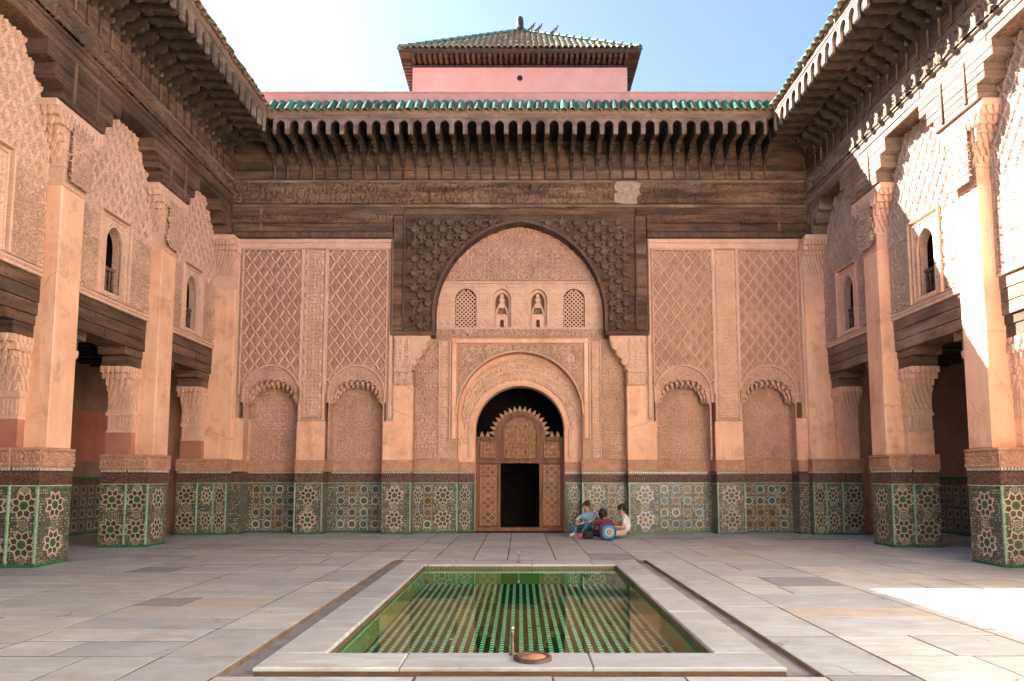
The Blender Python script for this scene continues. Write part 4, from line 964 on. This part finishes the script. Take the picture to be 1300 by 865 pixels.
        for q in range(7): u = 8.185 + q * .07; m.box(j0 - .008, j0 + .01, u, u + .038, 2.46, 2.70, 0, .0)
        for q in range(5): u = j0 + .06 + q * .16; m.box(u, u + .09, 8.14, 8.155, 2.46, 2.70)
        m.build('impost', STUCCO2, g)
        capital(T, g, j0, j1, 8.16, 8.67, 2.88, 3.74, .30, not corner)
        # wood block on the capital
        m = MB(T); m.box(j0 - .30, j1 + (.30 if not corner else 0), 8.10, 8.66, 3.74, 3.95, 0, .01); m.build('bracket_block', WOOD, g)
        m = MB(T); m.box(j0 - .50, j1 + (.50 if not corner else 0), 8.08, 8.64, 3.955, 4.12, 0, .01); m.build('bracket_block', WOOD, g)
        # carved shaft and capital of the pilaster
        m = MB(T); m.box(p0 - .012, p1 + .012, dp - .012, 8.1, 6.38, 6.44, 0, .01); m.box(p0, p1, dp, 8.1, 6.44, 6.70); m.box(p0 - .02, p1 + .02, dp - .02, 8.1, 6.70, 6.76, 0, .01)
        for q in range(3): z = 6.475 + q * .07; m.box(p0 - .008, p1 + .008, dp - .008, 8.1, z, z + .035)
        m.build('carved_necking', STUCCO2, g)
        capital(T, g, p0, p1 if not corner else p1 - .1, dp, 8.08, 6.76, 7.62, .30, not corner)
        if not corner: relief('capital_carving', T, p0 + .02, p1 - .02, 6.46, 7.50, dp - .05, .03, lambda a, b: arabesque(a, b, .3, 14, 23), STUCCO, g, .018)
        m = MB(T); m.box(p0 - .34, (p1 + .34) if not corner else 17.62, dp - .06, 8.08, 7.62, 7.74, 0, .015); m.build('abacus', STUCCO2, g)
        # stepped cedar brackets
        for k, (hw, z0, z1) in enumerate(((.60, 7.745, 7.99), (.80, 7.995, 8.26), (1.02, 8.265, 8.54))):
            pc = (p0 + p1) / 2 if not corner else 17.9
            u1 = pc + hw if not corner else 17.64
            m = MB(T); zc = (z0 + z1) / 2
            m.box(pc - hw, u1, DWD - .005 * k, 8.05, z0, zc - .003, 0, .008); m.box(pc - hw, u1, DWD - .004 - .005 * k, 8.05, zc + .003, z1, 0, .008)
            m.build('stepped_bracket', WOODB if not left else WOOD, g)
        for q in ((-.32, .32) if not corner else (-.55,)):
            pc = (p0 + p1) / 2 if not corner else 17.9
            m = MB(T); m.box(pc + q - .03, pc + q + .03, DWD - .035, DWD, 7.80, 8.54, 0, .008); m.build('batten', WOODV, g)
    # bays
    for i in range(3):
        a0, a1 = PIL[i][1], PIL[i + 1][0]; c = (a0 + a1) / 2
        win = i > 0
        ww, wzs, wr, wz0 = .27, 6.02, .34, 5.02
        m = MB(T)
        if win:
            m.box(a0 - .1, c - .5, DW + .005, DW + .17, 4.80, 8.62); m.box(c + .5, a1 + .1, DW + .005, DW + .17, 4.80, 8.62)
            m.archplate(c - .5, c + .5, 8.62, DW + .005, DW + .17, arch_path(c, ww, wzs, wr, wz0, 8)); m.box(c - .5, c + .5, DW + .006, DW + .17, 4.80, wz0)
        else: m.box(a0 - .1, a1 + .1, DW + .005, DW + .4, 4.80, 8.62)
        sw = m.build('stucco_wall', STUCCO, g)
        kp = (lambda A, Z: ~((np.abs(A - c) < .51) & (Z < 6.61))) if win else (lambda A, Z: ~((np.abs(A - c) < .51) & (Z < 6.61)))
        def upper(a, b):
            s_ = sebka(a - c, b, .27, .40, 24); f_ = arabesque(a - c, b, .34, 14, 25)
            t = sstep(6.35, 6.5, b); return s_ * t + f_ * .8 * (1 - t)
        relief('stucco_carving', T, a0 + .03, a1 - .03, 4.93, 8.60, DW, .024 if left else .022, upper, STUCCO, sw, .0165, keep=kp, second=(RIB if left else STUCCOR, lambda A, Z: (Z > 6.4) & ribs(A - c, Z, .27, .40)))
        b = MB(T); b.box(a0, a1, DW - .05, DW + .01, 4.78, 4.83, 0, .01); b.box(a0, a1, DW - .035, DW + .01, 4.87, 4.92, 0, .01)
        for q in (a0 + .0, a1 - .05, a0 + .1, a1 - .13): b.box(q, q + .035, DW - .03, DW + .01, 4.93, 8.5, 0, .008)
        b.build('border_ribs', STUCCO2, sw)
        relief('border_carving', T, a0, a1, 4.825, 4.875, DW - .0, .02, lambda a, b: arabesque(a, b, .1, 30, 26), STUCCO, sw, .016)
        # frame round the window (or blind panel)
        z1 = 6.62; hw = .52
        b = MB(T)
        for k, (o, pr) in enumerate(((0, .085), (.10, .06))):
            b.box(c - hw + o, c - hw + o + .04, DW - pr, DW + .01, 4.93, z1 - o, 0, .01); b.box(c + hw - o - .04, c + hw - o, DW - pr, DW + .01, 4.93, z1 - o, 0, .01); b.box(c - hw + o + .04, c + hw - o - .04, DW - pr, DW + .01, z1 - o - .04, z1 - o, 0, .01)
        b.build('window_surround', STUCCO2, sw)
        kp2 = (lambda A, Z: ~in_arch(A, Z, c, ww + .05, wzs, wr + .05, wz0 - .05)) if win else None
        relief('surround_carving', T, c - hw + .15, c + hw - .15, 4.93, z1 - .15, DW, .022, lambda a, b: arabesque(a - c, b, .2, 18, 27), STUCCO2, sw, .016, keep=kp2)
        if win:
            wp = arch_path(c, ww, wzs, wr, wz0, 8)
            b = MB(T); b.strip(wp, offset_path(wp, .05), DW - .04, DW + .02); wi = b.build('window', STUCCO2, g)
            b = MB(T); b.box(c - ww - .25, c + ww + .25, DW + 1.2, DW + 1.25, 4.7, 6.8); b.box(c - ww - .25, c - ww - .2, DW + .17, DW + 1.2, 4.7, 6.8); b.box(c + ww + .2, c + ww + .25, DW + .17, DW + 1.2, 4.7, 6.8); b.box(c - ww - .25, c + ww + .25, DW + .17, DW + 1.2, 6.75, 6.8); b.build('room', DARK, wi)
            b = MB(T); b.box(c - ww, c + ww, DW + .09, DW + .13, wz0 + .5, wz0 + .56); b.box(c - ww, c + ww, DW + .09, DW + .13, wz0, wz0 + .05)
            for q in range(5): u = c - ww + .05 + q * .11; b.lathe([(.012, wz0 + .05), (.026, wz0 + .12), (.014, wz0 + .26), (.026, wz0 + .40), (.012, wz0 + .5)], (u, DW + .11), 6)
            b.build('balustrade', WOODV, wi)
            b = MB(T); b.box(c - .36, c + .36, DW - .07, DW + .1, wz0 - .06, wz0 + .003, 0, .01); b.build('sill', STUCCO2, wi)
        # lintel beam of cedar boards
        b = MB(T); b.box(a0 - .3, a1 + .3, DW + .06, 8.6, 4.12, 4.78); lb = b.build('lintel_beam', WOOD, g)
        boards(lb, T, a0, a1, DW, 4.56, 4.775, WOOD if left else WOODB, 1.2, 2.7, .06); boards(lb, T, a0, a1, DW + .01, 4.34, 4.555, WOOD if left else WOODB, 1.2, 2.7, .06); boards(lb, T, a0, a1, DW + .015, 4.12, 4.335, WOOD if left else WOODB, 1.2, 2.7, .06)
    # cedar fascia over the bays
    b = MB(T); b.box(7.9, 17.64, DWD + .05, DWD + .4, 8.545, 9.40); fa = b.build('cedar_fascia', WOOD, g)
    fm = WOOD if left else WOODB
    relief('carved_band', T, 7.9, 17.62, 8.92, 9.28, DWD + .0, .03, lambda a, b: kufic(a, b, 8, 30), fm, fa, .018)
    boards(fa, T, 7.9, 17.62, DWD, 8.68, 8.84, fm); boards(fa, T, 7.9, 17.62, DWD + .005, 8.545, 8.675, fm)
    moulding(fa, T, 7.9, 17.63, DWD, 8.845, .07, .04, fm); moulding(fa, T, 7.9, 17.63, DWD, 9.29, .09, .05, WOODB)
    cornice(g, T, rz, W, 7.9, 17.62, DWD, DWD - eavex, 9.38, .345)
    return g
gallery(-1); gallery(1)

# rear range behind the photographer: closes the court, wall whitened to bounce light
rr_ = thing('rear_facade', 'plain plaster wall closing the court behind the viewpoint', 'facade', (0, -4.5, 0))
m = MB(); m.box(-11.5, 11.5, -5.4, -5.0, 0, 10.6); m.build('wall', PALE_BOUNCE, rr_)
m = MB(); m.box(-6.4, 6.4, -5, -3.9, 10.47, 10.62); m.build('eaves', WOODB, rr_)
m = MB(); m.box(-1.2, 1.2, -5.02, -4.95, 0, 3.2, 0, .03); m.build('door', WOODD, rr_)

# ------------------------------------------------------------------ roofs behind
pr = thing('pink_parapet', 'long low pink rendered parapet behind the green eaves tiles', 'parapet', (0, 17.2, 10.6))
m = MB(); m.box(-7.2, 7.2, 16.92, 17.25, 10.6, 11.385); m.build('wall', PINKP, pr)
m = MB(); m.box(-7.2, 7.2, 16.89, 17.28, 11.385, 11.42); m.build('coping', PINK, pr)
m = MB(); m.box(-11.5, 11.5, 17.25, 19.9, 10.6, 10.8); m.build('roof_deck', PINKP, pr)
TY0, TW, TD = 20.6, 3.40, 6.9               # pavilion front wall, half width, depth
ta = thing('roof_pavilion', 'square pink pavilion with low green tiled pyramid roof above the end wall', 'pavilion', (0, 23.5, 10.8))
m = MB(); m.box(-TW, TW, TY0, TY0 + TD, 10.5, 14.48); m.build('wall', PINK, ta)
m = MB(); m.box(-TW - 4, TW + 4, 19.9, TY0 + TD + 2, 10.3, 10.5); m.build('roof_deck', PINKP, ta)
m = MB(); n = 14
m.prism([(.09 * math.cos(2 * math.pi * i / n), 14.05 + .09 * math.sin(2 * math.pi * i / n)) for i in range(n)], TY0 - .012, TY0 + .02); m.build('vent_hole', DARK, ta)
OV = .38; EX, EY0, EY1, EZ = TW + OV, TY0 - OV, TY0 + TD + OV, 14.76
m = MB(); m.box(-EX, EX, EY0, EY1, EZ - .10, EZ); m.build('eaves_board', CORB, ta)
jm = MB(); jm.box(-.045, .045, 0, OV, 0, .14); jme = jm.mesh('rafter_end', CORB)
for i in range(40):
    x = -TW + .06 + i * (2 * TW - .12) / 39; link('rafter_end', jme, ta, (x, EY0 + .03, EZ - .24))
    y = TY0 + i * TD / 39
    for s in (-1, 1): link('rafter_end', jme, ta, (s * (EX - .03), y, EZ - .24), math.pi / 2 * (1 if s > 0 else -1))
m = MB(); m.box(-TW - .03, TW + .03, TY0 - .03, TY0 + TD + .03, 14.40, 14.46); m.box(-TW - .06, TW + .06, TY0 - .06, TY0 + TD + .06, 14.60, 14.66); m.build('wall_plate', CORB, ta)
AX = Vector((0, (EY0 + EY1) / 2, 17.95))
m = MB(); cs_ = [(-EX, EY0, EZ), (EX, EY0, EZ), (EX, EY1, EZ), (-EX, EY1, EZ)]
for i in range(4): m.face([cs_[i], cs_[(i + 1) % 4], tuple(AX)])
m.build('roof_bed', BARE, ta)
# barrel tiles in courses up every slope
tv = MB(); hwid = EX; cy = AX.y; hd = (EY1 - EY0) / 2
slope_len = math.hypot(hd, AX.z - EZ); ups = 13
for side in range(4):
    half = hwid if side % 2 == 0 else hd; run = hd if side % 2 == 0 else hwid
    ncol = int(2 * half / .185)
    for i in range(ncol):
        u = -half + (i + .5) * 2 * half / ncol
        lim = 1 - abs(u) / half           # fraction of the slope available in this column
        t = 0; first = True
        while t < lim - .02:
            t1 = min(t + 1 / ups, lim)
            jit = random.uniform(-.008, .008); lift = random.uniform(0, .012)
            for q in range(5):
                a0, a1 = math.pi * q / 5, math.pi * (q + 1) / 5
                def P(a, f, r, up):
                    x = u + jit + r * math.cos(a); y = -run * (1 - f) - (.05 if first and f == t else 0); z = EZ + (AX.z - EZ) * f + r * math.sin(a) + up
                    if side == 0: return (x, cy + y, z)
                    if side == 1: return (-y, cy + x, z)
                    if side == 2: return (-x, cy - y, z)
                    return (y, cy - x, z)
                tv.face([P(a0, t, .088, .03 + lift), P(a1, t, .088, .03 + lift), P(a1, t1, .072, .012), P(a0, t1, .072, .012)], 0)
                tv.face([P(a0, t, .088, .03 + lift), P(a1, t, .088, .03 + lift), P(a1, t, .068, .03 + lift), P(a0, t, .068, .03 + lift)], 1)
            t = t1; first = False
o = tv.build('roof_tiles', [TTILE, BARE], ta, True); o['kind'] = 'stuff'
hp = MB()
for (x, y) in ((-EX, EY0), (EX, EY0), (EX, EY1), (-EX, EY1)):
    a = Vector((x, y, EZ + .05)); b = AX + Vector((0, 0, .06)); nseg = 16; side_ = (b - a).cross(Vector((0, 0, 1))).normalized()
    for k in range(nseg):
        p, q = a.lerp(b, k / nseg), a.lerp(b, (k + .98) / nseg)
        for j in range(4):
            t0, t1 = math.pi * j / 4, math.pi * (j + 1) / 4
            f = lambda c, t, r: tuple(c + side_ * r * math.cos(t) + Vector((0, 0, r * math.sin(t))))
            hp.face([f(p, t0, .12), f(p, t1, .12), f(q, t1, .095), f(q, t0, .095)])
hp.build('hip_tiles', TTILE, ta)
m = MB(); m.lathe([(.24, 17.8), (.26, 17.98), (.20, 18.06), (.14, 18.10), (.135, 18.42), (.11, 18.52), (.05, 18.58), (.01, 18.59)], (AX.x, AX.y), 12); m.build('finial', mat('finial_stone', (.06, .065, .068), (.04, .042, .045), 8, .7, .3, 30), ta, True)

# bleached patch of mortar on the frieze and a bird trio on the pavilion roof
m = MB(); ppts = [(2.52, 8.74), (2.50, 8.95), (2.62, 9.02), (2.50, 9.12), (2.56, 9.30), (3.0, 9.31), (3.24, 9.26), (3.16, 9.08), (3.22, 8.96), (3.10, 8.86), (3.12, 8.70), (2.8, 8.68)]
m.prism(ppts, YF - .078, YF + .01); m.build('mortar_patch', mat('pale_mortar', (.42, .31, .23), (.28, .19, .135), 9, .95, .7, 40), frz)

def skin_body(name, verts, edges, mats, segs_mat, parent, root=0, sub=2):
    """one continuous surface grown over a jointed skeleton; materials by nearest bone"""
    me = bpy.data.meshes.new(name); me.from_pydata([v[:3] for v in verts], edges, []); o = bpy.data.objects.new(name + '_skeleton', me); COL.objects.link(o)
    sk = o.modifiers.new('skin', 'SKIN'); sk.use_smooth_shade = True; ss = o.modifiers.new('sub', 'SUBSURF'); ss.levels = sub; ss.render_levels = sub
    if not me.skin_vertices: 
        bpy.context.view_layer.objects.active = o
    for i, v in enumerate(verts): me.skin_vertices[0].data[i].radius = (v[3], v[4] if len(v) > 4 else v[3]); me.skin_vertices[0].data[i].use_root = (i == root)
    dg = bpy.context.evaluated_depsgraph_get(); nm = bpy.data.meshes.new_from_object(o.evaluated_get(dg)); nm.name = name
    bpy.data.objects.remove(o); bpy.data.meshes.remove(me)
    nm.materials.clear()
    for m_ in mats: nm.materials.append(m_)
    V = [Vector(v[:3]) for v in verts]
    for p in nm.polygons:
        c = p.center; best = 1e9; bi = 0
        for k, (a, b) in enumerate(edges):
            ab = V[b] - V[a]; t = max(0, min(1, (c - V[a]).dot(ab) / max(1e-9, ab.length_squared))); d = (c - V[a] - ab * t).length - (verts[a][3] * (1 - t) + verts[b][3] * t)
            if d < best: best = d; bi = k
        p.material_index = segs_mat[bi]; p.use_smooth = True
    return link(name, nm, parent)

def person(label, P, shirt, trousers, shoe, skin, hair_m, face, long_hair=False, sleeve_skin=True):
    """P: dict of joint positions in world coordinates; face: unit vector the face points to"""
    root = thing('person', label, 'person', (P['hip'][0], P['hip'][1], 0), 'people sitting by the tiled wall')
    v, e, sm = [], [], []
    def add(p, r, par=None, mt=0, r2=None):
        v.append((*p, r, r2 or r)); i = len(v) - 1
        if par is not None: e.append((par, i)); sm.append(mt)
        return i
    def mid(a, b, t): return tuple(a[k] + (b[k] - a[k]) * t for k in range(3))
    hip = add(P['hip'], .125); waist = add(mid(P['hip'], P['chest'], .45), .112, hip, 1); chest = add(P['chest'], .125, waist, 1); neck = add(P['neck'], .052, chest, 1)
    hb = add(mid(P['neck'], P['head'], .45), .058, neck, 0); hd = add(P['head'], .086, hb, 0, .094); F = Vector(face).normalized()
    ht = add(tuple(Vector(P['head']) + Vector((0, 0, .075)) - F * .012), .066, hd, 0)
    for s in 'LR':
        sh = add(P['sh' + s], .058, chest, 1); up = add(mid(P['sh' + s], P['el' + s], .55), .046, sh, 1); el = add(P['el' + s], .038, up, 0 if sleeve_skin else 1)
        wr = add(P['ha' + s], .024, el, 0)
        d = (Vector(P['ha' + s]) - Vector(P['el' + s])).normalized(); side = d.cross(Vector((0, 0, 1))).normalized()
        pm_ = add(tuple(Vector(P['ha' + s]) + d * .06), .030, wr, 0, .017)
        for q in range(4):
            b = Vector(P['ha' + s]) + d * .095 + side * (q - 1.5) * .019; f1 = add(tuple(b), .0095, pm_, 0)
            add(tuple(b + d * (.045 + .008 * (q in (1, 2))) + Vector((0, 0, -.022))), .008, f1, 0)
        t1 = add(tuple(Vector(P['ha' + s]) + d * .035 + side * .042), .011, wr, 0); add(tuple(Vector(P['ha' + s]) + d * .075 + side * .055 + Vector((0, 0, -.012))), .009, t1, 0)
        th = add(P['th' + s], .092, hip, 2); kn = add(P['kn' + s], .062, th, 2); an = add(P['an' + s], .040, kn, 2 if P.get('long', True) else 0)
        ft = add(P['ft' + s], .036, an, 3, .045)
    skin_body('body', v, e, [skin, shirt, trousers, shoe], sm, root)
    H = Vector(P['head']); up_ = Vector((0, 0, 1)); sd = F.cross(up_).normalized()
    # face: nose, eyes, mouth, ears
    f = MB()
    nz = [H + F * .088 + up_ * .018, H + F * .088 - up_ * .022 + sd * .014, H + F * .088 - up_ * .022 - sd * .014, H + F * .116 - up_ * .018]
    for t in ((0, 1, 3), (0, 3, 2), (1, 2, 3)): f.face([tuple(nz[k]) for k in t])
    for sg in (-1, 1):
        c = H + sd * sg * .088 - F * .005; k = 8
        f.face([tuple(c + F * .018 * math.cos(2 * math.pi * i / k) + up_ * .03 * math.sin(2 * math.pi * i / k) + sd * sg * .012) for i in range(k)])
    f.build('nose_and_ears', skin, root)
    ey = MB()
    for sg in (-1, 1):
        c = H + F * .088 + sd * sg * .033 + up_ * .012
        ey.face([tuple(c + sd * .013 * math.cos(R(t)) + up_ * .008 * math.sin(R(t)) - F * (.006 if abs(math.cos(R(t))) > .5 else 0)) for t in range(0, 360, 45)])
    c = H + F * .086 - up_ * .045; ey.face([tuple(c + sd * .022 * math.cos(R(t)) + up_ * .006 * math.sin(R(t))) for t in range(0, 360, 45)])
    ey.build('eyes_and_mouth', mat('dark_features', (.06, .03, .025), None, 5, .5, 0), root)
    # hair: cap of the skull, open over the face
    h = MB(); n, mm = 14, 8; rx = .108
    low = -.6 if not long_hair else -1.15
    for i in range(n):
        for j in range(mm):
            q = []
            for (a, b) in ((i, j), (i + 1, j), (i + 1, j + 1), (i, j + 1)):
                az = 2 * math.pi * a / n; pol = (math.pi / 2) * (1 - b / mm) + b / mm * 0
                frontness = max(0, math.cos(az)); bottom = low * (1 - frontness) + .35 * frontness
                el_ = math.pi / 2 - (math.pi / 2 - bottom) * b / mm
                wob = 1 + .05 * math.sin(a * 5.1 + b * 2.3)
                pt = H + up_ * .025 - F * .012 + (F * math.cos(az) * math.cos(el_) * rx + sd * math.sin(az) * math.cos(el_) * rx * .93 + up_ * math.sin(el_) * rx * 1.08) * wob
                if long_hair and b == mm: pt = pt - up_ * .05
                q.append(tuple(pt))
            h.face(q)
    h.build('hair', hair_m, root, True)
    return root
SK1 = mat('skin_tan', (.42, .24, .16), (.38, .20, .13), 8, .6, 0); SK2 = mat('skin_warm', (.50, .29, .20), (.45, .25, .17), 8, .6, 0)
HAIR = mat('dark_hair', (.018, .012, .010), (.03, .02, .015), 30, .5, .4, 90)
cloth = lambda n, c: mat(n, c, tuple(v * .72 for v in c), 9, .9, .5, 30)
person('person in blue shirt and jeans sitting against the tiles with arms over raised knees',
    dict(hip=(1.80, 16.84, .13), chest=(1.70, 16.82, .46), neck=(1.655, 16.79, .60), head=(1.615, 16.76, .735), shL=(1.53, 16.84, .52), elL=(1.34, 16.74, .40), haL=(1.36, 16.52, .37), shR=(1.86, 16.70, .52), elR=(1.72, 16.48, .40), haR=(1.50, 16.44, .36),
         thL=(1.68, 16.80, .20), knL=(1.36, 16.62, .40), anL=(1.32, 16.60, .10), ftL=(1.18, 16.55, .045), thR=(1.78, 16.72, .20), knR=(1.58, 16.45, .40), anR=(1.56, 16.47, .10), ftR=(1.44, 16.38, .045)),
    cloth('blue_shirt', (.25, .40, .52)), cloth('blue_jeans', (.06, .19, .30)), cloth('pale_shoe', (.55, .50, .46)), SK2, HAIR, (-.86, -.45, -.08), sleeve_skin=True)
person('person with dark hair in maroon top sitting cross-legged with back to the camera',
    dict(hip=(2.00, 16.12, .13), chest=(1.98, 16.22, .36), neck=(1.965, 16.25, .46), head=(1.955, 16.28, .575), shL=(1.82, 16.22, .40), elL=(1.74, 16.40, .26), haL=(1.82, 16.58, .20), shR=(2.14, 16.22, .40), elR=(2.22, 16.40, .28), haR=(2.16, 16.58, .24),
         thL=(1.86, 16.20, .13), knL=(1.64, 16.36, .14), anL=(1.86, 16.55, .07), ftL=(1.98, 16.60, .05), thR=(2.14, 16.2, .13), knR=(2.34, 16.4, .14), anR=(2.12, 16.62, .08), ftR=(2.0, 16.68, .05), long=False),
    cloth('maroon_top', (.16, .035, .075)), cloth('dark_shorts', (.03, .028, .035)), SK1, SK1, HAIR, (.1, .97, -.1), long_hair=True)
person('person in white t-shirt and pale shorts sitting cross-legged facing the other two',
    dict(hip=(2.60, 16.55, .13), chest=(2.54, 16.54, .42), neck=(2.48, 16.53, .55), head=(2.42, 16.52, .665), shL=(2.50, 16.36, .46), elL=(2.42, 16.26, .26), haL=(2.24, 16.28, .30), shR=(2.56, 16.72, .46), elR=(2.38, 16.74, .30), haR=(2.22, 16.62, .38),
         thL=(2.48, 16.46, .13), knL=(2.22, 16.24, .13), anL=(2.30, 16.48, .06), ftL=(2.36, 16.60, .05), thR=(2.46, 16.66, .13), knR=(2.24, 16.80, .14), anR=(2.18, 16.52, .07), ftR=(2.20, 16.40, .05), long=False),
    cloth('white_tshirt', (.72, .70, .72)), cloth('pale_shorts', (.56, .47, .39)), SK2, SK2, HAIR, (-.96, -.1, -.25))

def rounded(m, cx, cy, cz, rx, ry, rz_, p=3.2, nu=18, nv=10, mi=0):
    f = lambda w, q: math.copysign(abs(w) ** (2 / q), w)
    P = lambda i, j: (cx + rx * f(math.cos(-math.pi / 2 + math.pi * j / nv), p) * f(math.cos(2 * math.pi * i / nu), p), cy + ry * f(math.cos(-math.pi / 2 + math.pi * j / nv), p) * f(math.sin(2 * math.pi * i / nu), p), cz + rz_ * f(math.sin(-math.pi / 2 + math.pi * j / nv), p))
    for i in range(nu):
        for j in range(nv): m.face([P(i, j), P(i + 1, j), P(i + 1, j + 1), P(i, j + 1)], mi)
bp_ = thing('backpack', 'purple backpack with blue panel and round flower medallion on the middle person', 'backpack', (2.02, 15.95, 0))
m = MB(); rounded(m, 2.02, 15.96, .215, .185, .085, .21); m.build('bag', cloth('purple_canvas', (.15, .035, .10)), bp_, True)
m = MB(); rounded(m, 2.04, 15.88, .19, .145, .04, .155); m.build('front_pocket', cloth('blue_print', (.07, .26, .42)), bp_, True)
m = MB()
for (r0, d, mi) in ((.105, 15.838, 0), (.08, 15.834, 1), (.055, 15.830, 2), (.03, 15.826, 3)):
    m.face([(2.05 + r0 * (1 + .1 * (i % 2)) * math.cos(2 * math.pi * i / 24), d, .19 + r0 * (1 + .1 * (i % 2)) * math.sin(2 * math.pi * i / 24)) for i in range(24)], mi)
m.build('medallion', [cloth('print_teal', (.16, .44, .50)), cloth('print_cream', (.52, .50, .42)), cloth('print_red', (.36, .08, .06)), cloth('print_pink', (.5, .26, .22))], bp_)
m = MB()
for x in (1.90, 2.10): m.strip([(x - .02, .30), (x - .02, .40)], [(x + .02, .30), (x + .02, .40)], 15.98, 16.16)
m.build('strap', cloth('strap_web', (.05, .03, .05)), bp_)
b = thing('shoulder_bag', 'small black bag on the floor between the blue-shirted person and the backpack', 'bag', (1.60, 16.2, 0))
m = MB(); rounded(m, 1.60, 16.18, .10, .13, .07, .10); m.build('bag', cloth('black_nylon', (.02, .022, .022)), b, True)
m = MB(); pth = [(1.52, .18), (1.55, .235), (1.60, .25), (1.65, .235), (1.68, .18)]; m.strip(pth, offset_path(pth, .018), 16.17, 16.19); m.build('handle', cloth('black_strap', (.02, .02, .02)), b)
b = thing('pouch', 'little magenta pouch lying beside the black bag near the jeans', 'pouch', (1.42, 16.16, 0))
m = MB(); rounded(m, 1.40, 16.16, .065, .055, .05, .065); m.build('pouch_body', cloth('magenta_cloth', (.34, .05, .14)), b, True)
m = MB(); m.box(1.37, 1.43, 16.11, 16.125, .10, .112); m.build('zip', cloth('zip_grey', (.3, .28, .28)), b)

BIRD = mat('pigeon_feathers', (.10, .105, .115), (.17, .175, .185), 12, .7, .2, 40)
for k, (x, fac, lab) in enumerate(((.43, 1, 'grey pigeon on the roof hip nearest the finial'), (.68, 1, 'grey pigeon in the middle of the three on the roof hip'), (1.22, 1, 'grey pigeon lowest of the three on the right roof hip'))):
    t_ = 1 - x / EX; y = EY0 + (AX.y - EY0) * t_; z = EZ + (AX.z - EZ) * t_ + .26
    b = thing('pigeon', lab, 'bird', (x, y, z - .14), 'pigeons on the pavilion roof')
    vv = [(x, y, z, .06), (x + .07, y, z + .07, .05), (x + .10, y, z + .14, .03), (x + .115, y, z + .175, .032), (x + .155, y, z + .17, .008), (x - .08, y, z - .05, .038), (x - .19, y, z - .10, .016)]
    skin_body('body', vv, [(0, 1), (1, 2), (2, 3), (3, 4), (0, 5), (5, 6)], [BIRD], [0] * 6, b, 0, 1)
    m = MB()
    for dy in (-.025, .025): m.box(x - .006, x + .006, y + dy - .006, y + dy + .006, z - .17, z - .05)
    m.build('legs', mat('bird_leg', (.35, .14, .10), None, 5, .6, 0), b)
